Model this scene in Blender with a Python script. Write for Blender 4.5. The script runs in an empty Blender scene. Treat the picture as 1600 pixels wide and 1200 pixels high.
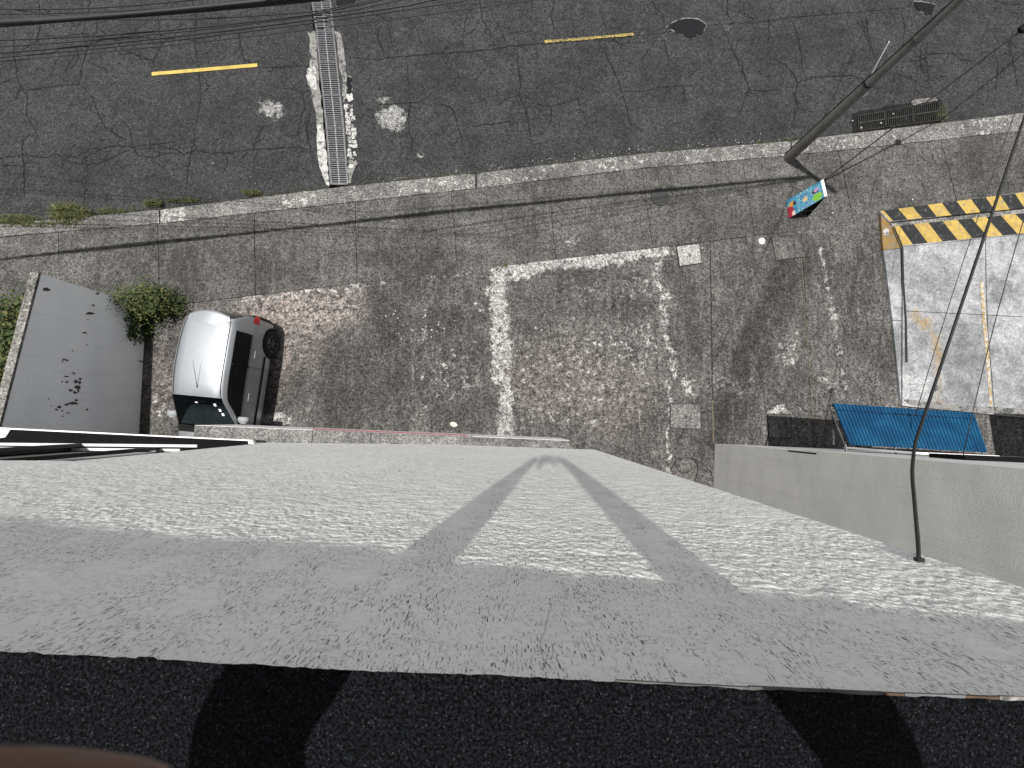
import bpy, bmesh, math, random
from mathutils import Vector, Matrix, noise as mnoise

random.seed(7)
S = bpy.context.scene
C = S.collection

# ------------------------------------------------------------------ camera
F, CAMH = 600.0, 9.0                       # focal length in px of a 1600 px wide frame, lens height above the pavement
_n = Vector((-12 / F, -57 / F, -1)).normalized()
_z = -_n
_y = (Vector((0, 1, 0)) - Vector((0, 1, 0)).dot(_z) * _z).normalized()
_x = _y.cross(_z)
RW = Matrix((_x, _y, _z))                  # camera axes -> world axes
cam_d = bpy.data.cameras.new('camera')
cam = bpy.data.objects.new('camera', cam_d)
C.objects.link(cam)
cam_d.sensor_width = 36.0
cam_d.lens = F / 1600 * 36
cam_d.clip_start = 0.004
cam_d.clip_end = 500
cam.matrix_world = Matrix.Translation((0, 0, CAMH)) @ RW.to_4x4()
cam_d.dof.use_dof = True
cam_d.dof.focus_distance = 8.0
cam_d.dof.aperture_fstop = 13.0
S.camera = cam

# ------------------------------------------------------------------ light
SUN = Vector((0.119, -0.094, -1.0))        # direction the light travels
w = bpy.data.worlds.new('World')
S.world = w
w.use_nodes = True
wn = w.node_tree
bg = wn.nodes['Background']
sky = wn.nodes.new('ShaderNodeTexSky')
sky.sky_type = 'NISHITA'
sky.sun_disc = False
el = math.asin(1 / SUN.length)
az = math.atan2(-SUN.x, -SUN.y)            # sky rotation is measured from +Y
sky.sun_elevation = el
sky.sun_rotation = az
sky.altitude = 2800
sky.air_density = 1.0
sky.dust_density = 4.0
sky.ozone_density = 1.0
hs = wn.nodes.new('ShaderNodeHueSaturation')
hs.inputs['Saturation'].default_value = 0.10   # thin bright cloud over the blue
wn.links.new(sky.outputs[0], hs.inputs['Color'])
wn.links.new(hs.outputs[0], bg.inputs[0])
bg.inputs[1].default_value = 0.112
sun_d = bpy.data.lights.new('sun', 'SUN')
sun_d.energy = 5.0
sun_d.angle = math.radians(0.7)
sun_d.color = (1.0, 0.965, 0.92)
sun = bpy.data.objects.new('sun', sun_d)
C.objects.link(sun)
sun.rotation_euler = SUN.to_track_quat('-Z', 'Y').to_euler()
sun.location = (-3, 3, 25)
S.view_settings.view_transform = 'Standard'
S.view_settings.look = 'None'
S.view_settings.gamma = 1.0
S.view_settings.exposure = 0.6
S.render.engine = 'CYCLES'

# ------------------------------------------------------------------ survey helpers
def G(u, v, z=0.0):
    """world point at height z seen at survey position (u, v)"""
    d = RW @ Vector(((u - 800) / F, -(v - 600) / F, -1))
    t = (CAMH - z) / -d.z
    return Vector((d.x * t, d.y * t, z))

RT = RW.transposed()
def uv_of(p):
    c = RT @ (Vector(p) - Vector((0, 0, CAMH)))
    return 800 + F * c.x / -c.z, 600 - F * c.y / -c.z

FC = Vector((1.47, -0.475, 0))             # front corner of our building in plan
FM = -0.037                                # its facade's direction dy/dx
def on_facade(u, v, off=0.0):
    d = G(u, v, 0) - Vector((0, 0, CAMH))
    t = (FC.y + off - FM * FC.x) / (d.y - FM * d.x)
    return Vector((0, 0, CAMH)) + d * t
def fac_y(x):
    if x < -1.0: return FC.y + FM * (-1.0 - FC.x) - 0.013 * (x + 1.0)
    return FC.y + FM * (x - FC.x)

def tag(o, label=None, cat=None, group=None, kind=None):
    if label: o['label'] = label
    if cat: o['category'] = cat
    if group: o['group'] = group
    if kind: o['kind'] = kind
    return o

def empty(name, loc=(0, 0, 0), rz=0.0):
    o = bpy.data.objects.new(name, None)
    C.objects.link(o)
    o.location = loc
    o.rotation_euler = (0, 0, rz)
    return o

bpy.context.view_layer.update()
def link(name, me, mat=None, parent=None, smooth=False):
    """link a mesh given in WORLD coordinates, or in the parent's space if the parent is moved"""
    o = bpy.data.objects.new(name, me)
    C.objects.link(o)
    if mat is not None:
        for m in (mat if isinstance(mat, (list, tuple)) else [mat]):
            me.materials.append(m)
    if smooth:
        me.polygons.foreach_set('use_smooth', [True] * len(me.polygons))
    if parent is not None:
        o.parent = parent
    return o

class MB:
    def __init__(s):
        s.v = []; s.f = []; s.mi = []
    def add(s, vs, fs, mi=0):
        b = len(s.v)
        s.v += [tuple(p) for p in vs]
        s.f += [tuple(b + i for i in f) for f in fs]
        s.mi += [mi] * len(fs)
        return s
    def box(s, x0, x1, y0, y1, z0, z1, mi=0):
        return s.add([(x, y, z) for z in (z0, z1) for y in (y0, y1) for x in (x0, x1)],
                     [(0, 2, 3, 1), (4, 5, 7, 6), (0, 1, 5, 4), (2, 6, 7, 3), (0, 4, 6, 2), (1, 3, 7, 5)], mi)
    def obox(s, a, b, wid, hgt, up=Vector((0, 0, 1)), mi=0):
        """a bar of section wid x hgt from a to b"""
        a = Vector(a); b = Vector(b)
        d = (b - a).normalized()
        sd = d.cross(up)
        if sd.length < 1e-5: sd = d.cross(Vector((1, 0, 0)))
        sd.normalize()
        u2 = sd.cross(d).normalized()
        vs = []
        for p in (a, b):
            for sx, sz in ((-1, -1), (1, -1), (1, 1), (-1, 1)):
                vs.append(p + sd * sx * wid / 2 + u2 * sz * hgt / 2)
        return s.add(vs, [(0, 1, 2, 3), (7, 6, 5, 4), (0, 4, 5, 1), (1, 5, 6, 2), (2, 6, 7, 3), (3, 7, 4, 0)], mi)
    def prism(s, poly, z0, z1, mi=0):
        """poly: plan points, z1 may be a list of heights"""
        n = len(poly)
        zt = z1 if isinstance(z1, (list, tuple)) else [z1] * n
        area = sum(poly[i][0] * poly[(i + 1) % n][1] - poly[(i + 1) % n][0] * poly[i][1] for i in range(n))
        if area < 0:
            poly = poly[::-1]; zt = list(zt)[::-1]
        vs = [(p[0], p[1], z0) for p in poly] + [(p[0], p[1], z) for p, z in zip(poly, zt)]
        fs = [tuple(range(n, 2 * n)), tuple(range(n - 1, -1, -1))]
        fs += [(i, (i + 1) % n, n + (i + 1) % n, n + i) for i in range(n)]
        return s.add(vs, fs, mi)
    def tube(s, pts, r, seg=8, cap=True, mi=0):
        pts = [Vector(p) for p in pts]
        rs = r if isinstance(r, (list, tuple)) else [r] * len(pts)
        ring = []
        prev = None
        for i, p in enumerate(pts):
            d = (pts[min(i + 1, len(pts) - 1)] - pts[max(i - 1, 0)]).normalized()
            if prev is None:
                a = d.orthogonal().normalized()
            else:
                a = (prev - prev.dot(d) * d).normalized()
            prev = a
            b = d.cross(a)
            ring.append([p + (a * math.cos(2 * math.pi * k / seg) + b * math.sin(2 * math.pi * k / seg)) * rs[i] for k in range(seg)])
        vs = [q for rg in ring for q in rg]
        fs = []
        for i in range(len(pts) - 1):
            for k in range(seg):
                k2 = (k + 1) % seg
                fs.append((i * seg + k, i * seg + k2, (i + 1) * seg + k2, (i + 1) * seg + k))
        if cap:
            fs.append(tuple(range(seg - 1, -1, -1)))
            fs.append(tuple((len(pts) - 1) * seg + k for k in range(seg)))
        return s.add(vs, fs, mi)
    def mesh(s, name='m'):
        me = bpy.data.meshes.new(name)
        me.from_pydata(s.v, [], s.f)
        if any(s.mi):
            me.polygons.foreach_set('material_index', s.mi)
        me.update()
        return me
    def build(s, name, mat=None, parent=None, smooth=False, bevel=0.0):
        me = s.mesh(name)
        if bevel:
            bm = bmesh.new(); bm.from_mesh(me)
            bmesh.ops.bevel(bm, geom=list(bm.edges), offset=bevel, segments=2, affect='EDGES', profile=0.6)
            bm.to_mesh(me); bm.free()
        return link(name, me, mat, parent, smooth)

# ------------------------------------------------------------------ materials
class NT:
    def __init__(s, name, coord='Object'):
        s.m = bpy.data.materials.new(name)
        s.m.use_nodes = True
        s.t = s.m.node_tree
        s.b = s.t.nodes['Principled BSDF']
        s.out = s.t.nodes['Material Output']
        tc = s.t.nodes.new('ShaderNodeTexCoord')
        s.co = tc.outputs[coord]
    def n(s, typ): return s.t.nodes.new(typ)
    def put(s, sock, val):
        if hasattr(val, 'is_linked') or isinstance(val, bpy.types.NodeSocket):
            s.t.links.new(val, sock)
        elif isinstance(val, (tuple, list)) and len(val) == 3 and sock.type == 'RGBA':
            sock.default_value = (*val, 1)
        else:
            sock.default_value = val
    def mapv(s, scale=(1, 1, 1), rot=(0, 0, 0), loc=(0, 0, 0), vec=None):
        m = s.n('ShaderNodeMapping')
        s.t.links.new(vec or s.co, m.inputs[0])
        m.inputs['Location'].default_value = loc
        m.inputs['Rotation'].default_value = rot
        m.inputs['Scale'].default_value = scale
        return m.outputs[0]
    def noise(s, scale, detail=2, rough=0.5, vec=None, dist=0.0):
        x = s.n('ShaderNodeTexNoise')
        s.t.links.new(vec or s.co, x.inputs['Vector'])
        x.inputs['Scale'].default_value = scale
        x.inputs['Detail'].default_value = detail
        x.inputs['Roughness'].default_value = rough
        x.inputs['Distortion'].default_value = dist
        return x.outputs['Fac']
    def voro(s, scale, feature='F1', vec=None, out='Distance', rnd=1.0):
        x = s.n('ShaderNodeTexVoronoi')
        x.feature = feature
        s.t.links.new(vec or s.co, x.inputs['Vector'])
        x.inputs['Scale'].default_value = scale
        x.inputs['Randomness'].default_value = rnd
        return x.outputs[out]
    def ramp(s, fac, a, b, va=0.0, vb=1.0, smooth=True):
        x = s.n('ShaderNodeMapRange')
        if smooth: x.interpolation_type = 'SMOOTHSTEP'
        s.put(x.inputs[0], fac)
        x.inputs[1].default_value = a; x.inputs[2].default_value = b
        x.inputs[3].default_value = va; x.inputs[4].default_value = vb
        return x.outputs[0]
    def math(s, op, a, b=0.0, clamp=False):
        x = s.n('ShaderNodeMath'); x.operation = op; x.use_clamp = clamp
        s.put(x.inputs[0], a); s.put(x.inputs[1], b)
        return x.outputs[0]
    def mix(s, fac, a, b, mode='MIX'):
        x = s.n('ShaderNodeMix'); x.data_type = 'RGBA'; x.blend_type = mode
        s.put(x.inputs[0], fac); s.put(x.inputs[6], a); s.put(x.inputs[7], b)
        return x.outputs[2]
    def attr(s, name):
        a = s.n('ShaderNodeAttribute'); a.attribute_name = name
        sp = s.n('ShaderNodeSeparateColor')
        s.t.links.new(a.outputs['Color'], sp.inputs[0])
        return sp.outputs
    def rnd(s):
        return s.n('ShaderNodeObjectInfo').outputs['Random']
    def bump(s, h, strength=0.5, dist=0.01):
        x = s.n('ShaderNodeBump')
        x.inputs['Strength'].default_value = strength
        x.inputs['Distance'].default_value = dist
        s.put(x.inputs['Height'], h)
        s.t.links.new(x.outputs[0], s.b.inputs['Normal'])
    def fin(s, col, rough=0.8, metal=0.0, spec=0.4, **k):
        s.put(s.b.inputs['Base Color'], col)
        s.put(s.b.inputs['Roughness'], rough)
        s.b.inputs['Metallic'].default_value = metal
        s.b.inputs['Specular IOR Level'].default_value = spec
        for a, v in k.items():
            s.put(s.b.inputs[a.replace('_', ' ')], v)
        return s.m

def sc(c, k): return tuple(x * k for x in c)

def mat_plain(name, col, rough=0.6, metal=0.0, spec=0.4, var=0.25, nscale=6.0, bump=0.0, bscale=60.0, **k):
    n = NT(name)
    nz = n.noise(nscale, 4, 0.6)
    c = n.mix(n.ramp(nz, 0.3, 0.7), sc(col, 1 - var), sc(col, 1 + var))
    if bump:
        n.bump(n.noise(bscale, 3, 0.6), bump, 0.005)
    return n.fin(c, rough, metal, spec, **k)

def mat_ground(name, dark, mid, pale, tan, grit=1.0, streak=0.0, thr=0.62, fine=55.0):
    """weathered concrete or asphalt: speckle, cloudy wear, and stain channels of the mesh"""
    n = NT(name)
    n.co = n.mapv(loc=(37.31, 11.93, 5.17))      # keep clear of the noise origin
    st = n.attr('stain')
    cloud = n.math('ADD', n.math('MULTIPLY', n.noise(0.8, 4, 0.6), 0.55), n.math('MULTIPLY', n.noise(3.0, 7, 0.72, None, 0.5), 0.45))
    mids = n.ramp(n.noise(6.0, 6, 0.68), 0.30, 0.70, smooth=False)
    spk = n.noise(fine, 3, 0.7)
    spk2 = n.ramp(n.noise(fine * 0.42, 4, 0.8), 0.28, 0.72, smooth=False)
    base = n.mix(n.ramp(cloud, 0.36, 0.64), sc(dark, 0.80), sc(mid, 1.18))
    if streak:
        sw = n.noise(1.0, 6, 0.7, n.mapv((7.5, 1.1, 1), rot=(0, 0, math.radians(52))), 0.6)
        base = n.mix(n.ramp(sw, 0.50, 0.68, 0.0, streak), base, sc(mid, 1.9))
        base = n.mix(n.ramp(sw, 0.48, 0.34, 0.0, streak), base, sc(dark, 0.62))
    r = n.rnd()
    base = n.mix(n.ramp(r, 0, 1, 0.0, 0.22), base, sc(dark, 0.9))
    # worn pale cement following the stain mask with broken edges
    w1 = n.math('ADD', n.math('MULTIPLY', st[0], 0.52), n.math('MULTIPLY', mids, 0.56))
    w1 = n.math('ADD', w1, n.math('MULTIPLY', spk2, 0.26))
    fp = n.ramp(w1, thr + 0.07, thr + 0.33, 0.0, 0.92)
    tanf = n.math('MULTIPLY', st[2], n.ramp(n.math('ADD', mids, n.math('MULTIPLY', spk2, 0.6)), 0.35, 1.1), True)
    base = n.mix(tanf, base, tan)
    base = n.mix(fp, base, pale)
    drk = n.math('MULTIPLY', st[1], n.ramp(mids, 0.0, 0.9, 0.5, 1.0))
    base = n.mix(drk, base, sc(dark, 0.5))
    # grit: each grain lighter or darker than its neighbours
    g1 = n.ramp(spk, 0.38, 0.62, 1 - 0.66 * grit, 1 + 0.86 * grit, False)
    g2 = n.ramp(spk2, 0.12, 0.88, 1 - 0.42 * grit, 1 + 0.48 * grit, False)
    g = n.math('MULTIPLY', g1, g2)
    hot = n.ramp(n.noise(fine * 0.8, 2, 0.7, n.mapv((1, 1, 1), loc=(3.1, 7.7, 0))), 0.66, 0.73, 0.0, 0.55 * grit)
    col = n.mix(1.0, base, g, 'MULTIPLY')
    col = n.mix(hot, col, sc(pale, 0.75))
    n.bump(n.math('ADD', spk, spk2), 0.6, 0.008)
    return n.fin(col, 0.9, 0, 0.25)

M_ASPH = mat_ground('asphalt', (0.0165, 0.017, 0.0176), (0.0222, 0.0227, 0.0234), (0.15, 0.15, 0.146), (0.08, 0.07, 0.06), 1.0, fine=30, thr=0.78)
M_SIDE = mat_ground('pavement_concrete', (0.033, 0.0322, 0.0308), (0.060, 0.0583, 0.0558), (0.19, 0.187, 0.18), (0.12, 0.10, 0.09), 1.0, 0.25, fine=32, thr=0.76)
M_KERB = mat_ground('kerb_concrete', (0.060, 0.0588, 0.0566), (0.115, 0.1125, 0.1085), (0.24, 0.236, 0.228), (0.12, 0.10, 0.09), 1.0, fine=28, thr=0.60)
M_PARK = mat_ground('parking_concrete', (0.034, 0.0320, 0.0304), (0.064, 0.0605, 0.0578), (0.195, 0.190, 0.185), (0.150, 0.131, 0.120), 1.0, 0.55, fine=27, thr=0.60)
M_RAMP = mat_ground('white_worn_concrete', (0.125, 0.130, 0.136), (0.215, 0.220, 0.227), (0.30, 0.30, 0.30), (0.19, 0.13, 0.052), 0.36, fine=24, thr=0.72)
M_LEDGE = mat_ground('ledge_concrete', (0.075, 0.0735, 0.071), (0.13, 0.1275, 0.124), (0.23, 0.226, 0.22), (0.12, 0.10, 0.09), 0.8, fine=40, thr=0.75)
M_WALLTOP = mat_ground('wall_top_concrete', (0.075, 0.0725, 0.068), (0.15, 0.146, 0.137), (0.26, 0.252, 0.24), (0.12, 0.10, 0.09), 0.9, fine=26, thr=0.6)
M_PATCH = mat_plain('fresh_bitumen', (0.0095, 0.010, 0.0112), 0.9, spec=0.08, var=0.2, nscale=25, bump=0.5, bscale=90)
M_CRACK = mat_plain('crack_dirt_pit_shade', (0.010, 0.010, 0.010), 0.95, spec=0.1, var=0.3)
M_JOINT = mat_plain('joint_dirt', (0.03, 0.028, 0.025), 0.95, spec=0.1, var=0.3)
M_SOIL = mat_plain('soil', (0.075, 0.062, 0.045), 0.95, spec=0.1, var=0.5, nscale=9, bump=0.6)
M_GROUND = mat_plain('outer_ground', (0.09, 0.088, 0.082), 0.95, spec=0.1, var=0.35, nscale=0.6)

def mat_facade():
    n = NT('scratched_plaster')
    # lumpy trowelled coat; dragged stones leave short upright and slanting grooves
    lump = n.noise(15, 5, 0.68, n.mapv((0.9, 0.9, 1.2)), 0.3)
    fine_ = n.noise(75, 3, 0.6)
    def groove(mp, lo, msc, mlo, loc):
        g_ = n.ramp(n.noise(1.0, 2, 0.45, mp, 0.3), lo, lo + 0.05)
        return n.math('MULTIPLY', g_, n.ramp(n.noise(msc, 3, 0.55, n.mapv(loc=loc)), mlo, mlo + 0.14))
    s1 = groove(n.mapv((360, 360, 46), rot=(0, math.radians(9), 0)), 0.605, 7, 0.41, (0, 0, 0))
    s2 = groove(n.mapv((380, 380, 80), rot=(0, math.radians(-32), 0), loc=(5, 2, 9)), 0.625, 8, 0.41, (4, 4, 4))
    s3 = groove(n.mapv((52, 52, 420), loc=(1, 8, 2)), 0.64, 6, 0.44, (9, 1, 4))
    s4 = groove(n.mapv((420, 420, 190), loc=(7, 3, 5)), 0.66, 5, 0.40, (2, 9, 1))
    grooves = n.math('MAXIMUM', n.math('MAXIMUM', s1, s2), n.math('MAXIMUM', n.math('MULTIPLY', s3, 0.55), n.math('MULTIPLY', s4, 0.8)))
    h = n.math('ADD', lump, n.math('MULTIPLY', fine_, 0.22))
    h = n.math('SUBTRACT', h, n.math('MULTIPLY', grooves, 0.5))
    n.bump(h, 0.6, 0.012)
    wash = n.ramp(n.noise(0.8, 4, 0.6), 0.3, 0.7)
    col = n.mix(wash, (0.77, 0.777, 0.757), (0.84, 0.846, 0.826))
    col = n.mix(n.math('MULTIPLY', n.ramp(fine_, 0.35, 0.65), 0.16), col, (0.66, 0.66, 0.64))
    col = n.mix(n.math('MULTIPLY', grooves, 0.95), col, (0.09, 0.09, 0.085))  # groove darkness put into the colour in place of shade
    return n.fin(col, 0.85, 0, 0.25)
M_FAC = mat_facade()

def mat_granules():
    n = NT('mineral_roofing')
    v = n.voro(420)
    r = n.voro(420, out='Color')
    nz = n.noise(210, 4, 0.75)
    sp = n.n('ShaderNodeSeparateColor'); n.t.links.new(r, sp.inputs[0])
    col = n.mix(n.ramp(nz, 0.42, 0.60), (0.0006, 0.0007, 0.0009), (0.0105, 0.0118, 0.0142))
    col = n.mix(n.ramp(sp.outputs[0], 0.94, 1.0, 0, 0.6), col, (0.05, 0.053, 0.057))
    n.bump(n.math('ADD', n.math('MULTIPLY', v, -1.0), nz), 1.0, 0.004)
    return n.fin(col, 0.95, 0, 0.05)
M_GRAN = mat_granules()

def mat_greywall(name, a, b, bump=0.4):
    n = NT(name)
    cl = n.noise(1.6, 5, 0.6, n.mapv((1, 0.6, 1.6)))
    st = n.noise(1.0, 4, 0.55, n.mapv((9, 9, 0.7)))
    f = n.noise(70, 3, 0.7)
    c = n.mix(n.ramp(cl, 0.3, 0.7), a, b)
    c = n.mix(n.ramp(st, 0.5, 0.75, 0, 0.25), c, sc(a, 0.72))
    c = n.mix(n.ramp(f, 0.35, 0.68, 0.0, 0.34), c, sc(a, 0.60))
    n.bump(f, bump, 0.006)
    return n.fin(c, 0.85, 0, 0.25)
M_SHOP = mat_greywall('grey_rendered_wall', (0.50, 0.502, 0.48), (0.60, 0.60, 0.575), 0.45)
M_BWALL = mat_greywall('pale_painted_wall', (0.80, 0.815, 0.84), (0.88, 0.89, 0.905), 0.12)
M_WHITE = mat_plain('white_paint', (0.78, 0.78, 0.77), 0.6, var=0.06)
M_PEEL = mat_plain('bare_dark_render', (0.07, 0.07, 0.072), 0.9, var=0.4, nscale=30)
M_BLACK = mat_plain('black_metal', (0.010, 0.010, 0.011), 0.45, var=0.2)
M_BLACKSTONE = mat_plain('black_stone_sill', (0.0035, 0.0036, 0.004), 0.9, spec=0.1, var=0.3, nscale=20)
M_CABLE = mat_plain('cable_rubber', (0.008, 0.008, 0.008), 0.6, var=0.2)
M_FRAME = mat_plain('dark_window_frame', (0.035, 0.036, 0.037), 0.45, metal=0.3, var=0.15)
M_STEEL = mat_plain('galvanised_steel', (0.15, 0.155, 0.165), 0.55, metal=0.35, var=0.3, nscale=18)
M_STEELD = mat_plain('dirty_steel', (0.075, 0.075, 0.072), 0.6, metal=0.3, var=0.45, nscale=14)
M_GRATE = mat_plain('sooty_iron', (0.020, 0.0195, 0.0185), 0.75, spec=0.2, var=0.5, nscale=14)
M_PIT = mat_plain('drain_dark', (0.008, 0.008, 0.008), 0.95, spec=0.05)
M_POLE = mat_greywall('pole_concrete', (0.11, 0.106, 0.10), (0.17, 0.164, 0.155), 0.5)
M_RED = mat_plain('faded_red_paint', (0.12, 0.026, 0.032), 0.6, var=0.35, nscale=14)
M_RUST = mat_plain('rust', (0.085, 0.05, 0.028), 0.85, var=0.5, nscale=14)
M_GLASS = mat_plain('window_glass', (0.03, 0.035, 0.04), 0.06, spec=0.6, var=0.1)
M_CURTAIN = mat_plain('white_curtain', (0.42, 0.42, 0.42), 0.8, var=0.06)
M_COVER = mat_ground('cover_concrete', (0.060, 0.059, 0.057), (0.105, 0.103, 0.099), (0.22, 0.216, 0.208), (0.15, 0.13, 0.11), 0.9, fine=28, thr=0.72)
M_COVERP = mat_ground('pale_cover_concrete', (0.12, 0.118, 0.114), (0.19, 0.186, 0.18), (0.29, 0.285, 0.272), (0.15, 0.13, 0.11), 0.8, fine=28, thr=0.62)
M_IRON = mat_plain('cast_iron', (0.022, 0.022, 0.023), 0.6, metal=0.2, var=0.4, nscale=30, bump=0.6)

def mat_paint(name, col, under, wear=0.5, scale=14, tint=0.2):
    """road paint worn through to what lies below"""
    n = NT(name)
    a = n.noise(scale, 6, 0.72)
    b = n.noise(scale * 3.6, 4, 0.75)
    f = n.ramp(n.math('ADD', n.math('MULTIPLY', a, 0.65), n.math('MULTIPLY', b, 0.35)), wear - 0.04, wear + 0.05)
    c = n.mix(n.ramp(n.noise(6, 3), 0.3, 0.7), sc(col, 1 - tint), sc(col, 1 + tint * 0.6))
    c = n.mix(n.ramp(b, 0.4, 0.7, 0.0, 0.35), c, sc(col, 0.55))
    n.bump(b, 0.4, 0.004)
    return n.fin(n.mix(f, c, under), 0.8, 0, 0.3)
M_YEL = mat_paint('yellow_road_paint', (0.38, 0.28, 0.072), (0.030, 0.035, 0.035), 0.60)
M_YELW = mat_paint('worn_yellow_road_paint', (0.31, 0.23, 0.055), (0.028, 0.035, 0.035), 0.50, 26)
M_HYEL = mat_paint('hazard_yellow', (0.32, 0.225, 0.054), (0.15, 0.135, 0.11), 0.555, 9)
M_HBLK = mat_paint('hazard_black', (0.011, 0.0118, 0.013), (0.085, 0.085, 0.085), 0.585, 8)
M_OCHRE = mat_paint('ochre_paint', (0.17, 0.105, 0.03), (0.12, 0.105, 0.085), 0.52, 9)
M_FADED = mat_paint('faded_ochre_line', (0.25, 0.175, 0.065), (0.33, 0.33, 0.325), 0.50, 9)
M_THINYEL = mat_paint('thin_yellow_line', (0.095, 0.083, 0.045), (0.055, 0.052, 0.048), 0.50, 16)
M_CEMENT = mat_paint('cement_patch', (0.165, 0.162, 0.156), (0.04, 0.04, 0.04), 0.52, 7)
M_CEMENTB = mat_paint('bright_cement_patch', (0.33, 0.33, 0.32), (0.06, 0.06, 0.058), 0.53, 8)

# ------------------------------------------------------------------ stain fields (world fixed, given on the survey)
def seg_d(px, py, a, b):
    vx, vy = b[0] - a[0], b[1] - a[1]
    L = vx * vx + vy * vy
    t = max(0, min(1, ((px - a[0]) * vx + (py - a[1]) * vy) / L)) if L else 0
    return math.hypot(px - a[0] - t * vx, py - a[1] - t * vy)
ST = {'park': [[], [], []], 'road': [[], [], []], 'side': [[], [], []], 'ramp': [[], [], []]}
def ell(k, ch, u, v, ru, rv, s=1.0):
    if k == 'park': s *= 1.12 if ch == 0 else 1.15
    ST[k][ch].append(('e', u, v, ru, rv, s))
def lin(k, ch, pts, wd, s=1.0): ST[k][ch].append(('l', pts, wd, s))
def stain_at(k, u, v):
    q = Vector((u * 0.022, v * 0.022, 1.7)); q2 = Vector((u * 0.085, v * 0.085, 4.1))
    u += 9 * mnoise.noise(q) + 5 * mnoise.noise(q2); v += 9 * mnoise.noise(q + Vector((9, 9, 0))) + 5 * mnoise.noise(q2 + Vector((5, 3, 0)))
    out = []
    for ch in range(3):
        a = 0.0
        for t in ST[k][ch]:
            if t[0] == 'e':
                d = math.hypot((u - t[1]) / t[3], (v - t[2]) / t[4])
                f = max(0.0, 1.4 - d) / 1.4
                a = max(a, t[5] * min(1, f * 1.5))
            else:
                d = min(seg_d(u, v, t[1][i], t[1][i + 1]) for i in range(len(t[1]) - 1)) / t[2]
                a = max(a, t[3] * max(0.0, min(1, 1.6 - d)))
        out.append(a)
    return out
# parking: old cement lines, dusty corner, oil and tyre marks
lin('park', 0, [(776, 428), (778, 470), (783, 520), (785, 580), (791, 640), (789, 690)], 13, 1.0)
lin('park', 0, [(776, 432), (830, 416), (900, 406), (1042, 390)], 12, 1.0)
lin('park', 0, [(1036, 392), (1030, 430), (1037, 480), (1045, 540), (1055, 590)], 8, 0.72)
lin('park', 0, [(1046, 600), (1046, 770)], 4, 0.75)
lin('park', 0, [(1284, 384), (1296, 470), (1312, 560), (1318, 622)], 4, 0.75)
lin('park', 0, [(560, 448), (650, 436), (745, 424)], 3, 0.6)
lin('park', 0, [(380, 468), (470, 458), (560, 446)], 6, 0.7)
for e in ((1140, 605, 24, 20, .9), (1235, 552, 20, 36, .6), (428, 652, 45, 12, .85), (1075, 600, 14, 22, .7), (1215, 640, 22, 8, .9),
          (830, 545, 90, 70, .30), (950, 560, 110, 100, .42), (700, 590, 70, 50, .40), (660, 520, 40, 22, .45), (905, 470, 60, 30, .35),
          (1290, 600, 30, 16, .5), (1250, 670, 50, 12, .3), (560, 480, 60, 25, .35), (860, 640, 70, 40, .38), (250, 640, 24, 30, .45), (720, 540, 50, 30, .35)):
    ell('park', 0, *e)
for e in ((455, 485, 75, 42, 1.0), (530, 478, 45, 32, .8), (432, 560, 24, 60, .7), (470, 540, 40, 40, .5), (880, 590, 80, 60, .40), (960, 620, 60, 60, .3), (250, 600, 26, 60, .3)):
    ell('park', 2, *e)
for e in ((605, 500, 30, 55, .75), (560, 600, 70, 50, .6), (690, 500, 60, 20, .35), (450, 610, 60, 25, .4), (1180, 440, 40, 30, .3), (1340, 500, 35, 90, .35), (1105, 700, 18, 60, .5)):
    ell('park', 1, *e)
for e in ((1000, 450, 40, 40, .4), (820, 600, 30, 60, .35), (900, 660, 60, 18, .4), (1010, 540, 20, 60, .5), (640, 640, 60, 20, .35), (740, 480, 30, 20, .4), (1180, 600, 14, 30, .5), (1290, 440, 18, 30, .35)):
    ell('park', 0, *e)
for e in ((860, 470, 50, 20, .4), (740, 640, 50, 30, .4), (980, 480, 30, 20, .35), (1080, 500, 24, 60, .45), (920, 430, 60, 14, .45), (520, 560, 40, 20, .4), (1230, 460, 30, 60, .35)):
    ell('park', 1, *e)
lin('park', 1, [(1222, 420), (1185, 500), (1135, 620), (1118, 690)], 17, 1.0)
lin('park', 1, [(1255, 420), (1205, 520), (1165, 650)], 9, .75)
lin('park', 1, [(640, 450), (600, 510), (560, 590)], 16, .5)
lin('park', 1, [(520, 520), (460, 560), (432, 612)], 2.5, .7)
lin('park', 1, [(545, 500), (480, 560), (440, 640)], 2.5, .6)
for e in ((895, 378, 22, 15, .9), (880, 366, 50, 10, .5), (190, 430, 110, 16, .55), (60, 430, 60, 30, .5), (1120, 360, 90, 12, .5), (1290, 330, 30, 20, .35), (1340, 330, 50, 14, .4), (420, 400, 60, 30, .3), (330, 430, 40, 20, .35), (1480, 250, 60, 20, .3)):
    ell('side', 0, *e)
for e in ((640, 400, 80, 25, .3), (1430, 330, 40, 30, .3), (290, 470, 40, 20, .6), (1290, 280, 40, 25, .5)):
    ell('side', 1, *e)
for e in ((424, 174, 28, 20, 1.25), (612, 182, 26, 27, 1.6), (668, 178, 14, 14, .8), (600, 150, 14, 18, .9), (632, 128, 5, 18, .5), (322, 261, 20, 8, .8), (655, 238, 14, 10, .8), (560, 145, 10, 18, .5), (840, 225, 30, 12, .3), (1130, 205, 40, 12, .3), (560, 262, 20, 20, .5)):
    ell('road', 0, *e)
lin('road', 0, [(1240, 88), (1330, 80), (1400, 74), (1450, 68), (1530, 60)], 2.0, .55)
lin('road', 0, [(1385, 14), (1430, 8), (1470, 2)], 2.5, .6)
for e in ((1008, 104, 20, 12, .5), (1016, 112, 10, 6, .5), (660, 32, 22, 3, .6), (1195, 98, 10, 5, .4), (1000, 110, 8, 6, .5)):
    ell('road', 1, *e)
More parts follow.
